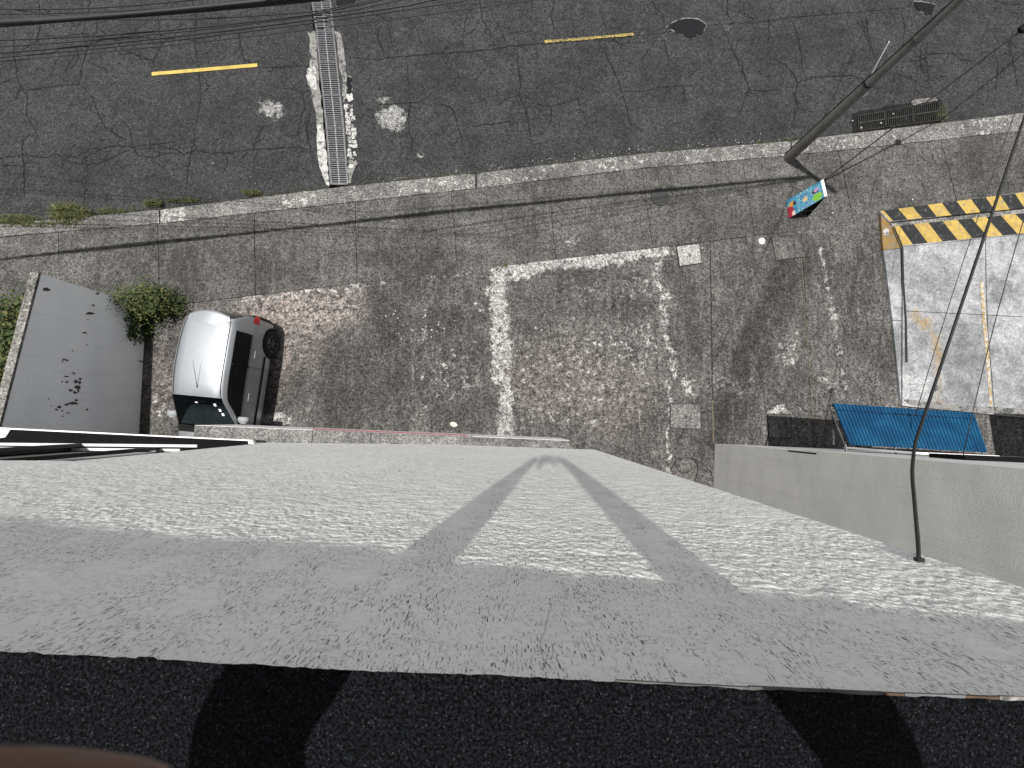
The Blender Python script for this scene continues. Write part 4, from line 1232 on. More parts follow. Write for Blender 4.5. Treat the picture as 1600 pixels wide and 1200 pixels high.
def car_rows(x):
    wd, zb_, zt, wr = c_w(x) * .87, c_b(x), c_t(x), c_r(x)
    z5 = min(zb_ + .02, zt - .02)
    y5 = wd * .955
    y7, z7 = min(wr, y5 - .01), zt - .03
    k = max(0.0, min(1.0, (zt - zb_ - .06) / .35))
    z6 = lerp(lerp(z5, z7, .5), zt - .115, k); y6 = lerp(lerp(y5, y7, .5), y7 + .045, k)
    return [(0, .17), (wd * .88, .17), (wd * .965, .25), (wd * 1.0, .42), (wd * 1.0, .62), (wd * .975, z5 - .05), (y5, z5), (lerp(y5, y6, .5) + .006 * k, lerp(z5, z6, .5)), (y6, z6), (lerp(y6, y7, .6), lerp(z6, z7, .75)), (y7, z7), (y7 * .62, zt - .008), (y7 * .3, zt - .001), (0, zt)]
stn = sorted(set([round(-.56 + k * .04, 3) for k in range(89)] + [-.53, -.45, -.26, -.44, -.28, -.06, 1.32, 1.93, 1.90, 2.96]))
stn = [s_ for s_ in stn if s_ <= 2.96]
cv = []; NR = 14
for x in stn:
    R_ = car_rows(x)
    cv += [(x, y, z) for y, z in R_] + [(x, -y, z) for y, z in R_[1:-1]]
NP = NR + NR - 2
def ridx(i, r, sgn): 
    if sgn > 0 or r == 0 or r == NR - 1: return i * NP + r
    return i * NP + NR + r - 1
parts = {'body': [], 'windscreen': [], 'side_glass_l': [], 'side_glass_r': [], 'rear_glass': [], 'underbody': []}
for i in range(len(stn) - 1):
    xm = (stn[i] + stn[i + 1]) / 2
    for r in range(NR - 1):
        for sg_ in (1, -1):
            f = (ridx(i, r, sg_), ridx(i + 1, r, sg_), ridx(i + 1, r + 1, sg_), ridx(i, r + 1, sg_))
            if sg_ > 0: f = f[::-1]
            k = 'body'
            if r in (6, 7) and -.06 < xm < 1.92: k = 'side_glass_l' if sg_ > 0 else 'side_glass_r'
            elif r >= 10 and 1.32 < xm < 1.93: k = 'windscreen'
            elif (r >= 10 and -.56 < xm < -.28) or (r >= 6 and xm < -.44): k = 'rear_glass'
            elif r <= 1 or (xm < -.44 and r < 5): k = 'underbody'
            parts[k].append(f)
for nm, mt in (('body', M_SILVER), ('windscreen', M_SCREEN), ('side_glass_l', M_CGLASS), ('side_glass_r', M_CGLASS), ('rear_glass', M_CGLASS), ('underbody', M_CBLACK)):
    used = sorted(set(i for f in parts[nm] for i in f)); mp = {v: k for k, v in enumerate(used)}
    me = bpy.data.meshes.new(nm); me.from_pydata([cv[i] for i in used], [], [tuple(mp[i] for i in f) for f in parts[nm]]); me.update()
    me.polygons.foreach_set('use_smooth', [True] * len(me.polygons))
    o = link({'side_glass_l': 'side_window', 'side_glass_r': 'side_window'}.get(nm, nm), me, mt, car)
    if nm == 'windscreen': wsc = o
    if nm == 'body': cbody = o
    sm = o.modifiers.new('w', 'WELD'); sm.merge_threshold = 0.0005
def cpt(x, r, sg_=1, out=0.0):
    R_ = car_rows(x); i = int(r); t = r - i
    y, z = (lerp(R_[i][0], R_[min(i + 1, NR - 1)][0], t), lerp(R_[i][1], R_[min(i + 1, NR - 1)][1], t))
    i2 = min(i, NR - 2); dy = R_[i2 + 1][0] - R_[i2][0]; dz = R_[i2 + 1][1] - R_[i2][1]; L = math.hypot(dy, dz) or 1
    return Vector((x, sg_ * (y + dz / L * out), z - dy / L * out))
for s_ in (1, -1):      # roof gutters, belt mouldings, sills
    MB().tube([cpt(x, 10.15, s_, .001) for x in [(-.22 + k * .08) for k in range(20)]], .009, 6).build('roof_gutter', M_CBLACK, car)
    MB().tube([cpt(x, 5.85, s_, .004) for x in [(-.05 + k * .1) for k in range(20)]], .011, 6).build('belt_moulding', M_CBLACK, car)
    MB().tube([cpt(x, 3.4, s_, .006) for x in [(.33 + k * .1) for k in range(17)]], .022, 6).build('door_moulding', M_CBLACK, car)
    for x in (.62, .64 + 1.15):
        MB().tube([cpt(x, r * .5, s_, .001) for r in range(5, 12)], .0045, 5).build('door_seam', M_CBLACK, car)
    MB().tube([cpt(.62, 6.05 + r * .3, s_, .004) for r in range(7)], .022, 6).build('door_pillar', M_CBLACK, car)
    for x in (.26, 1.16):
        m = MB(); a = cpt(x, 4.75, s_, .015); m.obox(a, cpt(x + .17, 4.75, s_, .015), .018, .022); m.build('door_handle', M_SILVERD, car, bevel=.006)
    # mirrors
    a = cpt(1.72, 6.1, s_, .01)
    m = MB(); c0 = a + Vector((.0, s_ * .10, .055))
    rings = []
    for k, (dx, ry, rz) in enumerate(((-.060, .095, .060), (-.035, .115, .072), (.0, .118, .074), (.045, .095, .060), (.075, .05, .032))):
        rings.append([c0 + Vector((dx, ry * math.cos(2 * math.pi * q / 14), rz * math.sin(2 * math.pi * q / 14))) for q in range(14)])
    vs = [p for rg in rings for p in rg]
    fs = [(k * 14 + q, k * 14 + (q + 1) % 14, (k + 1) * 14 + (q + 1) % 14, (k + 1) * 14 + q) for k in range(4) for q in range(14)] + [tuple(range(14)), tuple(56 + q for q in range(13, -1, -1))]
    m.add(vs, fs); m.obox(a, c0, .03, .05)
    mo = m.build('mirror', M_SILVERD, car, True)
    # lamps
    m = MB(); vs = []; 
    for x in (-.50, -.46, -.41, -.36, -.31):
        for r in (4.6, 5.0, 5.5, 6.0): vs.append(cpt(x, r, s_, .008))
    m.add(vs, [((i) * 4 + j, i * 4 + j + 1, (i + 1) * 4 + j + 1, (i + 1) * 4 + j) for i in range(4) for j in range(3)]); m.build('tail_lamp', M_TAIL, car, True)
    m = MB(); vs = []
    for x in (2.52, 2.65, 2.78, 2.88):
        for r in (5.2, 6.2, 7.2): vs.append(cpt(x, r, s_, .006))
    m.add(vs, [((i) * 3 + j, i * 3 + j + 1, (i + 1) * 3 + j + 1, (i + 1) * 3 + j) for i in range(3) for j in range(2)]); m.build('headlamp', M_LAMP, car, True)
# cabin: dark liner, dashboard, seats and steering wheel
lv = []; lf = []
lst = [x for x in stn if -.2 <= x <= 1.98]
for x in lst:
    R_ = car_rows(x)
    lv += [(x, y * .955, max(.3, z - .025)) for y, z in R_] + [(x, -y * .955, max(.3, z - .025)) for y, z in R_[1:-1]]
for i in range(len(lst) - 1):
    for r in range(NR - 1):
        if r >= 10 and (lst[i] + lst[i + 1]) / 2 > 1.26: continue
        for sg_ in (1, -1): lf.append((ridx(i, r, sg_), ridx(i + 1, r, sg_), ridx(i + 1, r + 1, sg_), ridx(i, r + 1, sg_)))
me = bpy.data.meshes.new('cabin_liner'); me.from_pydata(lv, [], lf); me.update(); link('cabin_liner', me, M_CBLACK, car)
m = MB(); vs = []
for x, z in ((1.48, .80), (1.50, .90), (1.62, .945), (1.90, .930)):
    for k in range(9):
        y = -.56 + k * .14; vs.append((x, y, z + .018 * math.cos(y * 9)))
m.add(vs, [(i * 9 + k, i * 9 + k + 1, (i + 1) * 9 + k + 1, (i + 1) * 9 + k) for i in range(3) for k in range(8)]); m.build('dashboard', M_DASH, car, True)
for y in (-.30, .30):
    m = MB(); m.box(.62, .76, y - .20, y + .20, .45, 1.02); m.box(.60, .70, y - .12, y + .12, 1.04, 1.20); m.box(.72, 1.18, y - .21, y + .21, .42, .56); m.build('seat', M_SEAT, car, bevel=.03)
m = MB(); m.tube([(1.40 + .06 * math.cos(a), .30 + .17 * math.sin(a), .90 + .15 * math.cos(a)) for a in [2 * math.pi * k / 24 for k in range(25)]], .014, 6); m.build('steering_wheel', M_CBLACK, car, True)
m = MB(); m.box(1.40, 1.43, -.10, .10, 1.22, 1.27); m.build('rear_view_mirror', M_CBLACK, car)
# wheels
def wheel(x, s_):
    y = c_w(x) * .87 * s_
    e = empty('wheel', (x, y - s_ * .062, .285)); e.parent = car
    m = MB(); N = 28; prof = [(-.085, .19), (-.09, .25), (-.07, .283), (.05, .285), (.082, .262), (.088, .215), (.075, .185)]
    vs = [(r * math.cos(2 * math.pi * k / N), s_ * yy, r * math.sin(2 * math.pi * k / N)) for yy, r in prof for k in range(N)]
    m.add(vs, [(i * N + k, i * N + (k + 1) % N, (i + 1) * N + (k + 1) % N, (i + 1) * N + k) for i in range(len(prof) - 1) for k in range(N)]); m.build('tyre', M_TYRE, e, True)
    m = MB()
    m.tube([(0, s_ * .02, 0), (0, s_ * .07, 0)], [.05, .042], 12)
    for k in range(7):
        a = 2 * math.pi * k / 7
        m.obox((.03 * math.cos(a), s_ * .058, .03 * math.sin(a)), (.183 * math.cos(a), s_ * .062, .183 * math.sin(a)), .022, .02, Vector((0, 1, 0)))
    vs = [((.186 + d) * math.cos(2 * math.pi * k / N), s_ * yy, (.186 + d) * math.sin(2 * math.pi * k / N)) for yy, d in ((.076, .006), (.078, -.006), (.055, -.012)) for k in range(N)]
    m.add(vs, [(i * N + k, i * N + (k + 1) % N, (i + 1) * N + (k + 1) % N, (i + 1) * N + k) for i in range(2) for k in range(N)]); m.build('rim', M_RIM, e)
    m = MB(); m.add([(.186 * math.cos(2 * math.pi * k / N), s_ * .02, .186 * math.sin(2 * math.pi * k / N)) for k in range(N)], [tuple(range(N))]); m.build('hub_shade_disc', M_CBLACK, e)  # black disc put in for the shade behind the spokes
    m = MB(); yy_ = (c_w(x) * .93 + .004) * s_; m.add([(x + .325 * math.cos(2 * math.pi * k / 32), (c_w(x + .325 * math.cos(2 * math.pi * k / 32)) * .87 + .005) * s_, .285 + max(-.12, .325 * math.sin(2 * math.pi * k / 32))) for k in range(32)], [tuple(range(32)) if s_ < 0 else tuple(range(31, -1, -1))]); m.build('wheel_well', M_CBLACK, car)
    # black arch lip on the body
    m = MB(); m.tube([(x + .335 * math.cos(a), (c_w(x + .335 * math.cos(a)) * .87 + .002) * s_, .285 + .335 * math.sin(a)) for a in [math.radians(-8 + 196 * k / 24) for k in range(25)]], .018, 8)
    m.build('wheel_arch', M_CBLACK, car, True)
for x in (0.0, 2.32):
    for s_ in (1, -1): wheel(x, s_)
# rear spoiler lip, roof aerial, stickers, wipers, cowl, plate
m = MB(); vs = []
ys_ = [-.40 + k * .08 for k in range(11)]
for x, dz in ((-.12, .004), (-.36, .004), (-.40, -.008), (-.40, -.03)):
    for y in ys_:
        cx = x + .10 * (y / .42) ** 2 * (1 if x < -.2 else .2)
        vs.append((cx, y, c_t(-.12) + dz - .055 * (y / .46) ** 2))
m.add(vs, [(i * 11 + k, i * 11 + k + 1, (i + 1) * 11 + k + 1, (i + 1) * 11 + k) for i in range(3) for k in range(10)]); m.build('spoiler', M_SILVER, car, True)
a = Vector((1.15, .03, c_t(1.15)))
m = MB(); m.tube([a, a + Vector((-.04, 0, .02)), a + Vector((-.52, 0, .22))], [.014, .006, .0025], 6); m.build('aerial', M_CBLACK, car)
for (x, y, dx, dy) in ((1.46, .33, .05, .045), (1.56, .39, .05, .045), (1.64, .42, .05, .045), (1.44, -.02, .02, .05)):
    r_ = lambda yy, xx: c_t(xx) - .03 * (abs(yy) / c_r(xx)) ** 3
    m = MB(); m.add([(x + p, y + q, r_(y + q, x + p) + .006) for p, q in ((-dx / 2, -dy / 2), (dx / 2, -dy / 2), (dx / 2, dy / 2), (-dx / 2, dy / 2))], [(0, 1, 2, 3)])
    m.build('sticker', M_PAPER, wsc)
for y0, y1 in ((-.35, .12), (.05, .5)):
    m = MB(); m.tube([(1.96, y0, c_t(1.96) + .01), (1.90, (y0 + y1) / 2, c_t(1.90) + .022), (1.88, y1, c_t(1.88) - .02 + .022)], .011, 6); m.build('wiper', M_CBLACK, car)
m = MB(); vs = []
for x in (1.93, 2.0, 2.06):
    for k in range(9): 
        y = -.60 + k * .15; vs.append((x, y, c_t(x) - .028 * abs(y / .62) ** 3 + .008))
m.add(vs, [(i * 9 + k, i * 9 + k + 1, (i + 1) * 9 + k + 1, (i + 1) * 9 + k) for i in range(2) for k in range(8)]); m.build('cowl', M_CBLACK, car)

# ================================================================== pavement sign
def mat_poster():
    n = NT('poster_print', 'UV')
    sp = n.n('ShaderNodeSeparateXYZ'); n.t.links.new(n.co, sp.inputs[0])
    u, v = sp.outputs[0], sp.outputs[1]
    c = n.mix(n.ramp(n.noise(5, 3), .35, .65), (0.03, 0.15, 0.26), (0.06, 0.25, 0.36))
    vo = n.voro(15, out='Color', vec=n.mapv((1.0, 1.7, 1)))
    ds = n.voro(15, vec=n.mapv((1.0, 1.7, 1)))
    body = n.math('MULTIPLY', n.ramp(ds, .30, .36, 1, 0), n.math('MULTIPLY', n.ramp(u, .26, .32), n.ramp(u, .9, .95, 1, 0)))
    vc = n.mix(.45, vo, (0.55, 0.5, 0.5))
    c = n.mix(n.math('MULTIPLY', body, .75), c, vc)
    def spot(cu, cv_, ru, rv, col, base, wob=.25):
        a = n.math('POWER', n.math('DIVIDE', n.math('SUBTRACT', u, cu), ru), 2.0)
        b = n.math('POWER', n.math('DIVIDE', n.math('SUBTRACT', v, cv_), rv), 2.0)
        d = n.math('ADD', n.math('ADD', a, b), n.math('MULTIPLY', n.math('SUBTRACT', n.noise(11, 3), .5), wob * 6))
        return n.mix(n.ramp(d, .8, 1.1, 1, 0), base, col)
    c = spot(.07, .30, .11, .34, (0.26, 0.015, 0.03), c)
    c = spot(.14, .66, .10, .14, (0.42, 0.22, 0.05), c)
    c = spot(.22, .62, .05, .12, (0.02, 0.02, 0.03), c)
    c = spot(.16, .12, .05, .16, (0.55, 0.40, 0.35), c)
    c = spot(.52, .52, .07, .13, (0.50, 0.36, 0.20), c)
    c = spot(.83, .25, .13, .22, (0.16, 0.36, 0.04), c)
    c = spot(.80, .62, .09, .12, (0.02, 0.02, 0.03), c)
    c = spot(.83, .66, .06, .09, (0.45, 0.22, 0.36), c)
    return n.fin(c, .45)
random.seed(3)
M_POST = mat_poster()
# top edge (hinge) and the two feet lines of the A board
hz_ = 0.75
fA, fB = G(1232.5, 341, 0.01), G(1229, 313, 0.01)          # foot of the printed panel
tA, tB = G(1289, 307.5, hz_), G(1283, 282, hz_)            # hinge
rA, rB = G(1262, 339, 0.0), G(1257, 312, 0.0)              # foot of the rear panel
asn = empty('pavement_sign', (fA.x, fA.y, 0))
tag(asn, 'folding pavement sign with a bright blue and red printed panel', 'sign')
o0 = Vector((fA.x, fA.y, 0))
def board(a, b, c, d, name, mat, th=.018):
    nn = (b - a).cross(d - a).normalized()
    if nn.z < 0: nn = -nn
    m = MB(); vs = [p - o0 for p in (a, b, c, d)] + [p - o0 - nn * th for p in (a, b, c, d)]
    m.add(vs, [(0, 1, 2, 3), (7, 6, 5, 4), (0, 4, 5, 1), (1, 5, 6, 2), (2, 6, 7, 3), (3, 7, 4, 0)])
    ob = m.build(name, mat, asn)
    bm = bmesh.new(); bm.from_mesh(ob.data); bmesh.ops.recalc_face_normals(bm, faces=bm.faces)
    uvl = bm.loops.layers.uv.new('UVMap')
    q = {0: (0, 0), 1: (1, 0), 2: (1, 1), 3: (0, 1)}
    for f in bm.faces:
        for lp in f.loops: lp[uvl].uv = q[lp.vert.index % 4]
    bm.to_mesh(ob.data); bm.free()
    return ob
pn = board(fA, tA, tB, fB, 'printed_panel', M_POST)
nrm = (tA - fA).cross(fB - fA).normalized()
if nrm.z < 0: nrm = -nrm
up_ = (tA - fA).normalized()
MB().obox(tA - o0 + up_ * .012 - nrm * .014, tB - o0 + up_ * .012 - nrm * .014, .045, .03, nrm).build('hinge_rail', M_WHITE, asn)
for a, b in ((fA, tA), (fB, tB), (fA, fB)):
    MB().obox(a - o0 - nrm * .020, b - o0 - nrm * .020, .02, .02, nrm).build('frame_edge', M_BLACK, asn)
board(rA, rB, tB - nrm * .03, tA - nrm * .03, 'rear_panel', M_BLACK, .01)
MB().obox(fA.lerp(tA, .35) - o0 - nrm * .02, rA.lerp(tA, .35) - o0, .012, .012).build('spreader', M_STEELD, asn)

# ================================================================== utility poles and cables
prad = pch([(0, .125), (2.25, .088), (2.5, .078), (3.6, .064), (10, .055)])
def make_pole(x, y, h, label, extra=False):
    e = empty('utility_pole', (x, y, 0))
    tag(e, label, 'pole', 'concrete utility poles along the street')
    m = MB(); n = 40
    m.tube([(0, 0, -.3)] + [(0, 0, h * k / n) for k in range(n + 1)], [.125] + [prad(h * k / n) for k in range(n + 1)], 20)
    m.build('shaft', M_POLE, e, True)
    for z in (2.16, 3.05, 5.9, 6.5):
        MB().tube([(0, 0, z - .02), (0, 0, z + .02)], prad(z) + .006, 20).build('steel_band', M_STEELD if z != 2.16 else M_BLACK, e)
    if extra:
        a = math.radians(128)
        d = Vector((math.cos(a), math.sin(a), 0))
        pts = [Vector((0, 0, z)) + d * (prad(z) + .012) for z in (0.02, .6, 1.4, 2.2, 2.4, 2.6, 3.2, 4.5, 6.0)]
        MB().tube(pts, .012, 8).build('cable_riser', M_CABLE, e)
        a = math.radians(150); d = Vector((math.cos(a), math.sin(a), 0))
        pts = [Vector((0, 0, z)) + d * (prad(z) + .012) for z in (2.3, 3.2, 4.5, 6.0)]
        MB().tube(pts, .011, 8).build('conduit', M_STEELD, e)
        s0 = Vector((-.07, .08, 2.30)); 
        MB().obox(s0, Vector((-.20, .24, 2.78)), .022, .010).build('loose_strip', M_PAPER, e)
        MB().box(.06, .10, -.09, -.06, 1.95, 2.03).build('tag', M_LAMP, e)
    return e
PX, PY = 7.19, 6.60
make_pole(PX, PY, 9.5, 'grey concrete utility pole standing at the kerb beside the pavement sign', True)
make_pole(11.9, 16.7, 9.5, 'concrete utility pole across the road')
make_pole(21.0, 16.9, 9.0, 'concrete utility pole furthest down the far side of the road')
make_pole(-26.0, 2.8, 9.5, 'concrete utility pole far left on the near pavement')

def cable(name, pts, r, label, group=None, seg=6, mat=None):
    m = MB(); m.tube(pts, r, seg)
    o = m.build(name, mat or M_CABLE, None, True)
    tag(o, label, 'cable', group)
    return o
def span(a, b, sag, n=40):
    a = Vector(a); b = Vector(b)
    return [a.lerp(b, k / n) - Vector((0, 0, sag * 4 * (k / n) * (1 - k / n))) for k in range(n + 1)]
# the heavy bundle sags between the kerb poles
zb0 = lambda x: 4.48 + .004 * (x + 4.0) ** 2
yb0 = lambda x: 6.6 + (x - 7.2) * 0.119
xs_ = [7.1 - k * .6 for k in range(56)]
GR = 'cables strung along the kerb poles'
off_ = [(0.0, 0.0, .030), (.034, .0, .020), (-.034, .012, .024)]
for k, (dy, dz, r) in enumerate(off_):
    pts = []
    for x in xs_:
        tw = 0.5 * (x + k * 2.1)
        pts.append((x, yb0(x) + dy * math.cos(tw) + .008 * math.sin(tw * .7 + k), zb0(x) + dz + .02 * math.sin(tw)))
    cable('power_cable', pts, r, ['thickest black cable of the heavy bundle across the road', 'black cable twisted along the upper side of the heavy bundle', 'black cable twisted along the lower side of the heavy bundle'][k], GR)
# lighter wires either side
TH = [((0, 14, 330, -4), 0.0050, 'thin wire just above the heavy bundle'), ((0, 22, 430, -4), 0.0043, 'thin wire hugging the upper edge of the heavy bundle'), ((120, 29, 500, 17), 0.0043, 'thin wire leaving the lower edge of the heavy bundle'),
      ((0, 63, 490, 22), 0.0058, 'first thin wire below the heavy bundle'), ((0, 73, 560, 14), 0.0050, 'second thin wire below the heavy bundle'),
      ((0, 83, 640, 8), 0.0065, 'third thin wire below the heavy bundle'), ((0, 90, 720, 2), 0.0050, 'fourth thin wire below the heavy bundle'), ((0, 96, 860, -4), 0.0036, 'lowest faint wire below the heavy bundle')]
for (u0, v0, u1, v1), r, lab in TH:
    z0 = 4.05; z1 = 4.62 + (u1 - 480) * .0012
    a = G(u0, v0, z0); b = G(u1, v1, z1)
    # continue both ways to the poles, following the same sag
    c_ = Vector((PX - .05, PY + .1, 6.35)); d_ = a + (a - b) * 3.0 + Vector((0, 0, 2.6))
    def bez(t): # quadratic pieces through b
        return None
    pts = [d_.lerp(a, t) - Vector((0, 0, .9 * 4 * t * (1 - t) * .25)) for t in [k / 10 for k in range(10)]]
    pts += [a.lerp(b, k / 12) - Vector((0, 0, .05 * 4 * (k / 12) * (1 - k / 12))) for k in range(12)]
    pts += [b.lerp(c_, k / 14) - Vector((0, 0, .30 * 4 * (k / 14) * (1 - k / 14))) for k in range(15)]
    cable('power_wire', pts, r * 1.5, lab, GR, 5)
# service drop to the corner of our building
dp = on_facade(1438, 879)
s0 = dp + Vector((-.004, .008, 0))
far = Vector((11.84, 16.5, 5.12))
kn = G(1426, 718, 6.1); kn2 = G(1430, 692, 6.0)
w1 = G(1600, 195, 5.35)
def chain(P, n=8):
    out = []
    for i in range(len(P) - 1):
        p0 = P[max(i - 1, 0)]; p1 = P[i]; p2 = P[i + 1]; p3 = P[min(i + 2, len(P) - 1)]
        for k in range(n):
            t = k / n
            out.append(0.5 * ((2 * p1) + (p2 - p0) * t + (2 * p0 - 5 * p1 + 4 * p2 - p3) * t * t + (3 * p1 - p0 - 3 * p2 + p3) * t ** 3))
    out.append(P[-1]); return out
svc = chain([s0, G(1434, 842, 7.45), G(1429.5, 790, 6.9), G(1425.5, 735, 6.35), kn2] ) + [kn2.lerp(far, t) - Vector((0, 0, .03 * 4 * t * (1 - t))) for t in [k / 20 for k in range(1, 21)]]
cable('service_cable', svc, [min(.0105, .0052 + .00022 * k) for k in range(len(svc))], 'thick black service cable tied to the corner of the pale building', None, 8)
m = MB(); m.box(-.010, .012, -.004, .008, -.008, .008); o = m.build('cable_anchor', M_BLACK); o.location = s0; tag(o, 'small black cable anchor on the corner of the pale building', 'anchor')
def taut(a, far_, sag): return [a.lerp(far_, k / 24) - Vector((0, 0, sag * 4 * (k / 24) * (1 - k / 24))) for k in range(25)]
for a_, f_, sag, lab, r in ((G(1430, 650, 2.3), Vector((11.7, 16.5, 6.3)), .5, 'thin wire running down to the blue awning', .006),
                            (shp(7.0, 3.2, .03), Vector((11.9, 16.5, 6.7)), .7, 'thin wire passing over the faded yellow line', .006),
                            (shp(8.1, 3.2, .03), Vector((12.0, 16.5, 6.4)), .9, 'thin wire crossing the right edge of the white ramp', .006)):
    cable('service_wire', taut(a_, f_, sag), r, lab, 'service wires over the ramp', 5)
# stay wire anchored in the pavement behind the sign
g0 = G(1282, 286, 0.0); g1 = G(1592, 50, 2.6); g2 = Vector((21, 16.8, 7.6))
st = empty('stay_wire', g0); tag(st, 'taut black stay wire rising from behind the pavement sign', 'stay wire')
m = MB(); m.tube([Vector((0, 0, -.02)), g1 - g0, (g1 - g0) * 1.6, g2 - g0], .016, 6); m.build('strand', M_CABLE, st)
dd = (g1 - g0).normalized(); c0 = g1 - g0
m = MB(); m.tube([c0 - dd * .01, c0 + dd * .02, c0 + dd * .10, c0 + dd * .13], [.02, .075, .075, .02], 12); m.build('insulator', M_CBLACK, st)
# loose loop of cable on the alley floor
pts = [G(u, v, .02) for u, v in ((1047, 737), (1052, 728), (1058, 718), (1070, 715.5), (1080, 716), (1088, 723), (1091, 735), (1087, 748), (1084, 757), (1085, 775))]
cable('cable_loop', chain(pts, 6), .010, 'loose black cable looped on the alley floor', None, 6)
pts = [G(u, v, .02) for u, v in ((1056, 722), (1057, 730), (1064, 738), (1072, 739), (1077, 736))]
cable('cable_offcut', chain(pts, 6), .008, 'short curl of cable inside the loop on the alley floor', None, 6)
pts = [G(u, v, .02) for u, v in ((1082, 716), (1094, 721), (1104, 730), (1112, 741), (1113, 752))]
cable('cable_tail', chain(pts, 6), .008, 'cable tail running from the loop to the shop wall', None, 6)

# ================================================================== plants
def mat_leaf(name, a, b):
    n = NT(name)
    c = n.mix(n.ramp(n.noise(9, 3), .3, .7), a, b)
    r = n.noise(60, 1, .5)
    c = n.mix(n.ramp(r, .55, .75, 0, .5), c, sc(b, 1.35))
    m = n.fin(c, .6, 0, .3)
    n.b.inputs['Subsurface Weight'].default_value = 0.0
    tr = n.n('ShaderNodeBsdfTranslucent'); n.t.links.new(c, tr.inputs[0])
    mx = n.n('ShaderNodeMixShader'); mx.inputs[0].default_value = .25
    n.t.links.new(n.b.outputs[0], mx.inputs[1]); n.t.links.new(tr.outputs[0], mx.inputs[2]); n.t.links.new(mx.outputs[0], n.out.inputs[0])
    return m
M_GR1 = mat_leaf('grass_green', (0.030, 0.048, 0.012), (0.082, 0.095, 0.028))
M_GR2 = mat_leaf('dry_grass', (0.13, 0.105, 0.045), (0.20, 0.175, 0.085))
M_LF = mat_leaf('bush_leaf', (0.018, 0.032, 0.008), (0.055, 0.078, 0.018))
M_LFY = mat_leaf('yellowing_leaf', (0.07, 0.078, 0.018), (0.12, 0.11, 0.035))
M_TWIG = mat_plain('twig_bark', (0.035, 0.028, 0.02), .9, var=.4)

def blades(m, p, h, n, spread, wd=.006, mi=None):
    for k in range(n):
        a = random.uniform(0, 2 * math.pi); lean = random.uniform(.15, 1.0) * spread
        b0_ = Vector(p) + Vector((random.gauss(0, .02), random.gauss(0, .02), 0))
        d = Vector((math.cos(a), math.sin(a), 0)); s_ = Vector((-d.y, d.x, 0)) * wd * random.uniform(.6, 1.3)
        hh = h * random.uniform(.5, 1.2)
        mid = b0_ + d * lean * .45 + Vector((0, 0, hh * .7)); tip = b0_ + d * lean + Vector((0, 0, hh * random.uniform(.5, 1)))
        m.add([b0_ - s_, b0_ + s_, mid + s_ * .8, mid - s_ * .8, tip], [(0, 1, 2, 3), (3, 2, 4)], (mi if mi is not None else (1 if random.random() < .18 else 0)))
def tuft(name, u, v, ru, rv, h, n, label, spread=.12, z=0.0, grp=None, dens=10, wd=.006):
    c = G(u, v, z); m = MB()
    for k in range(n):
        while True:
            a, b = random.uniform(-1, 1), random.uniform(-1, 1)
            if a * a + b * b < 1: break
        q = G(u + a * ru, v + b * rv, z) - c
        blades(m, q, h * (1 - .4 * (a * a + b * b)), dens, spread, wd)
    o = m.build(name, [M_GR1, M_GR2]); o.location = c
    tag(o, label, 'weeds', grp)
    return o
random.seed(21)
GW = 'weeds growing along the kerb'
tuft('kerb_weeds', 30, 345, 36, 8, .10, 70, 'low yellow green weeds at the far left end of the kerb', .11, -.02, GW)
tuft('kerb_weeds', 112, 336, 34, 13, .20, 95, 'biggest dark green weed clump on the kerb', .20, -.05, GW, 12)
tuft('kerb_weeds', 180, 329, 32, 4, .06, 34, 'sparse weeds on the kerb right of the big clump', .07, -.03, GW)
tuft('kerb_weeds', 243, 319, 16, 5, .12, 30, 'small green tuft where the kerb stone starts', .10, -.08, GW)
tuft('kerb_weeds', 285, 313, 24, 2.5, .07, 30, 'thin weeds in the gutter right of the small tuft', .06, -.1, GW)
tuft('kerb_weeds', 395, 302, 14, 3, .12, 26, 'small dark tuft in the gutter left of the trench drain', .09, -.1, GW)
tuft('kerb_weeds', 70, 350, 60, 4, .05, 50, 'flat dry weeds spreading over the kerb edge', .07, .0, GW)
random.seed(22)
m = MB()
for k in range(330):          # moss and seedlings all along the gutter line
    u = random.choice([random.uniform(150, 520), random.uniform(550, 760), random.uniform(850, 1060), random.uniform(1180, 1250), random.uniform(-200, 0)])
    q = G(u, poly_at(KO, u) - random.uniform(-.5, 2.2), ZR + .012)
    blades(m, q, .025, 4, .035, .006)
for k in range(40):
    q = G(random.uniform(1464, 1478), random.uniform(165, 190), ZR + .012); blades(m, q, .03, 6, .05, .007)
for k in range(10):
    q = G(790 + random.gauss(0, 3), 414 + random.gauss(0, 2), 0); blades(m, q, .03, 5, .04, .006)
o = m.build('gutter_moss', [M_GR1, M_GR2]); tag(o, 'thin moss and seedlings along the gutter line', 'moss', None, 'stuff')

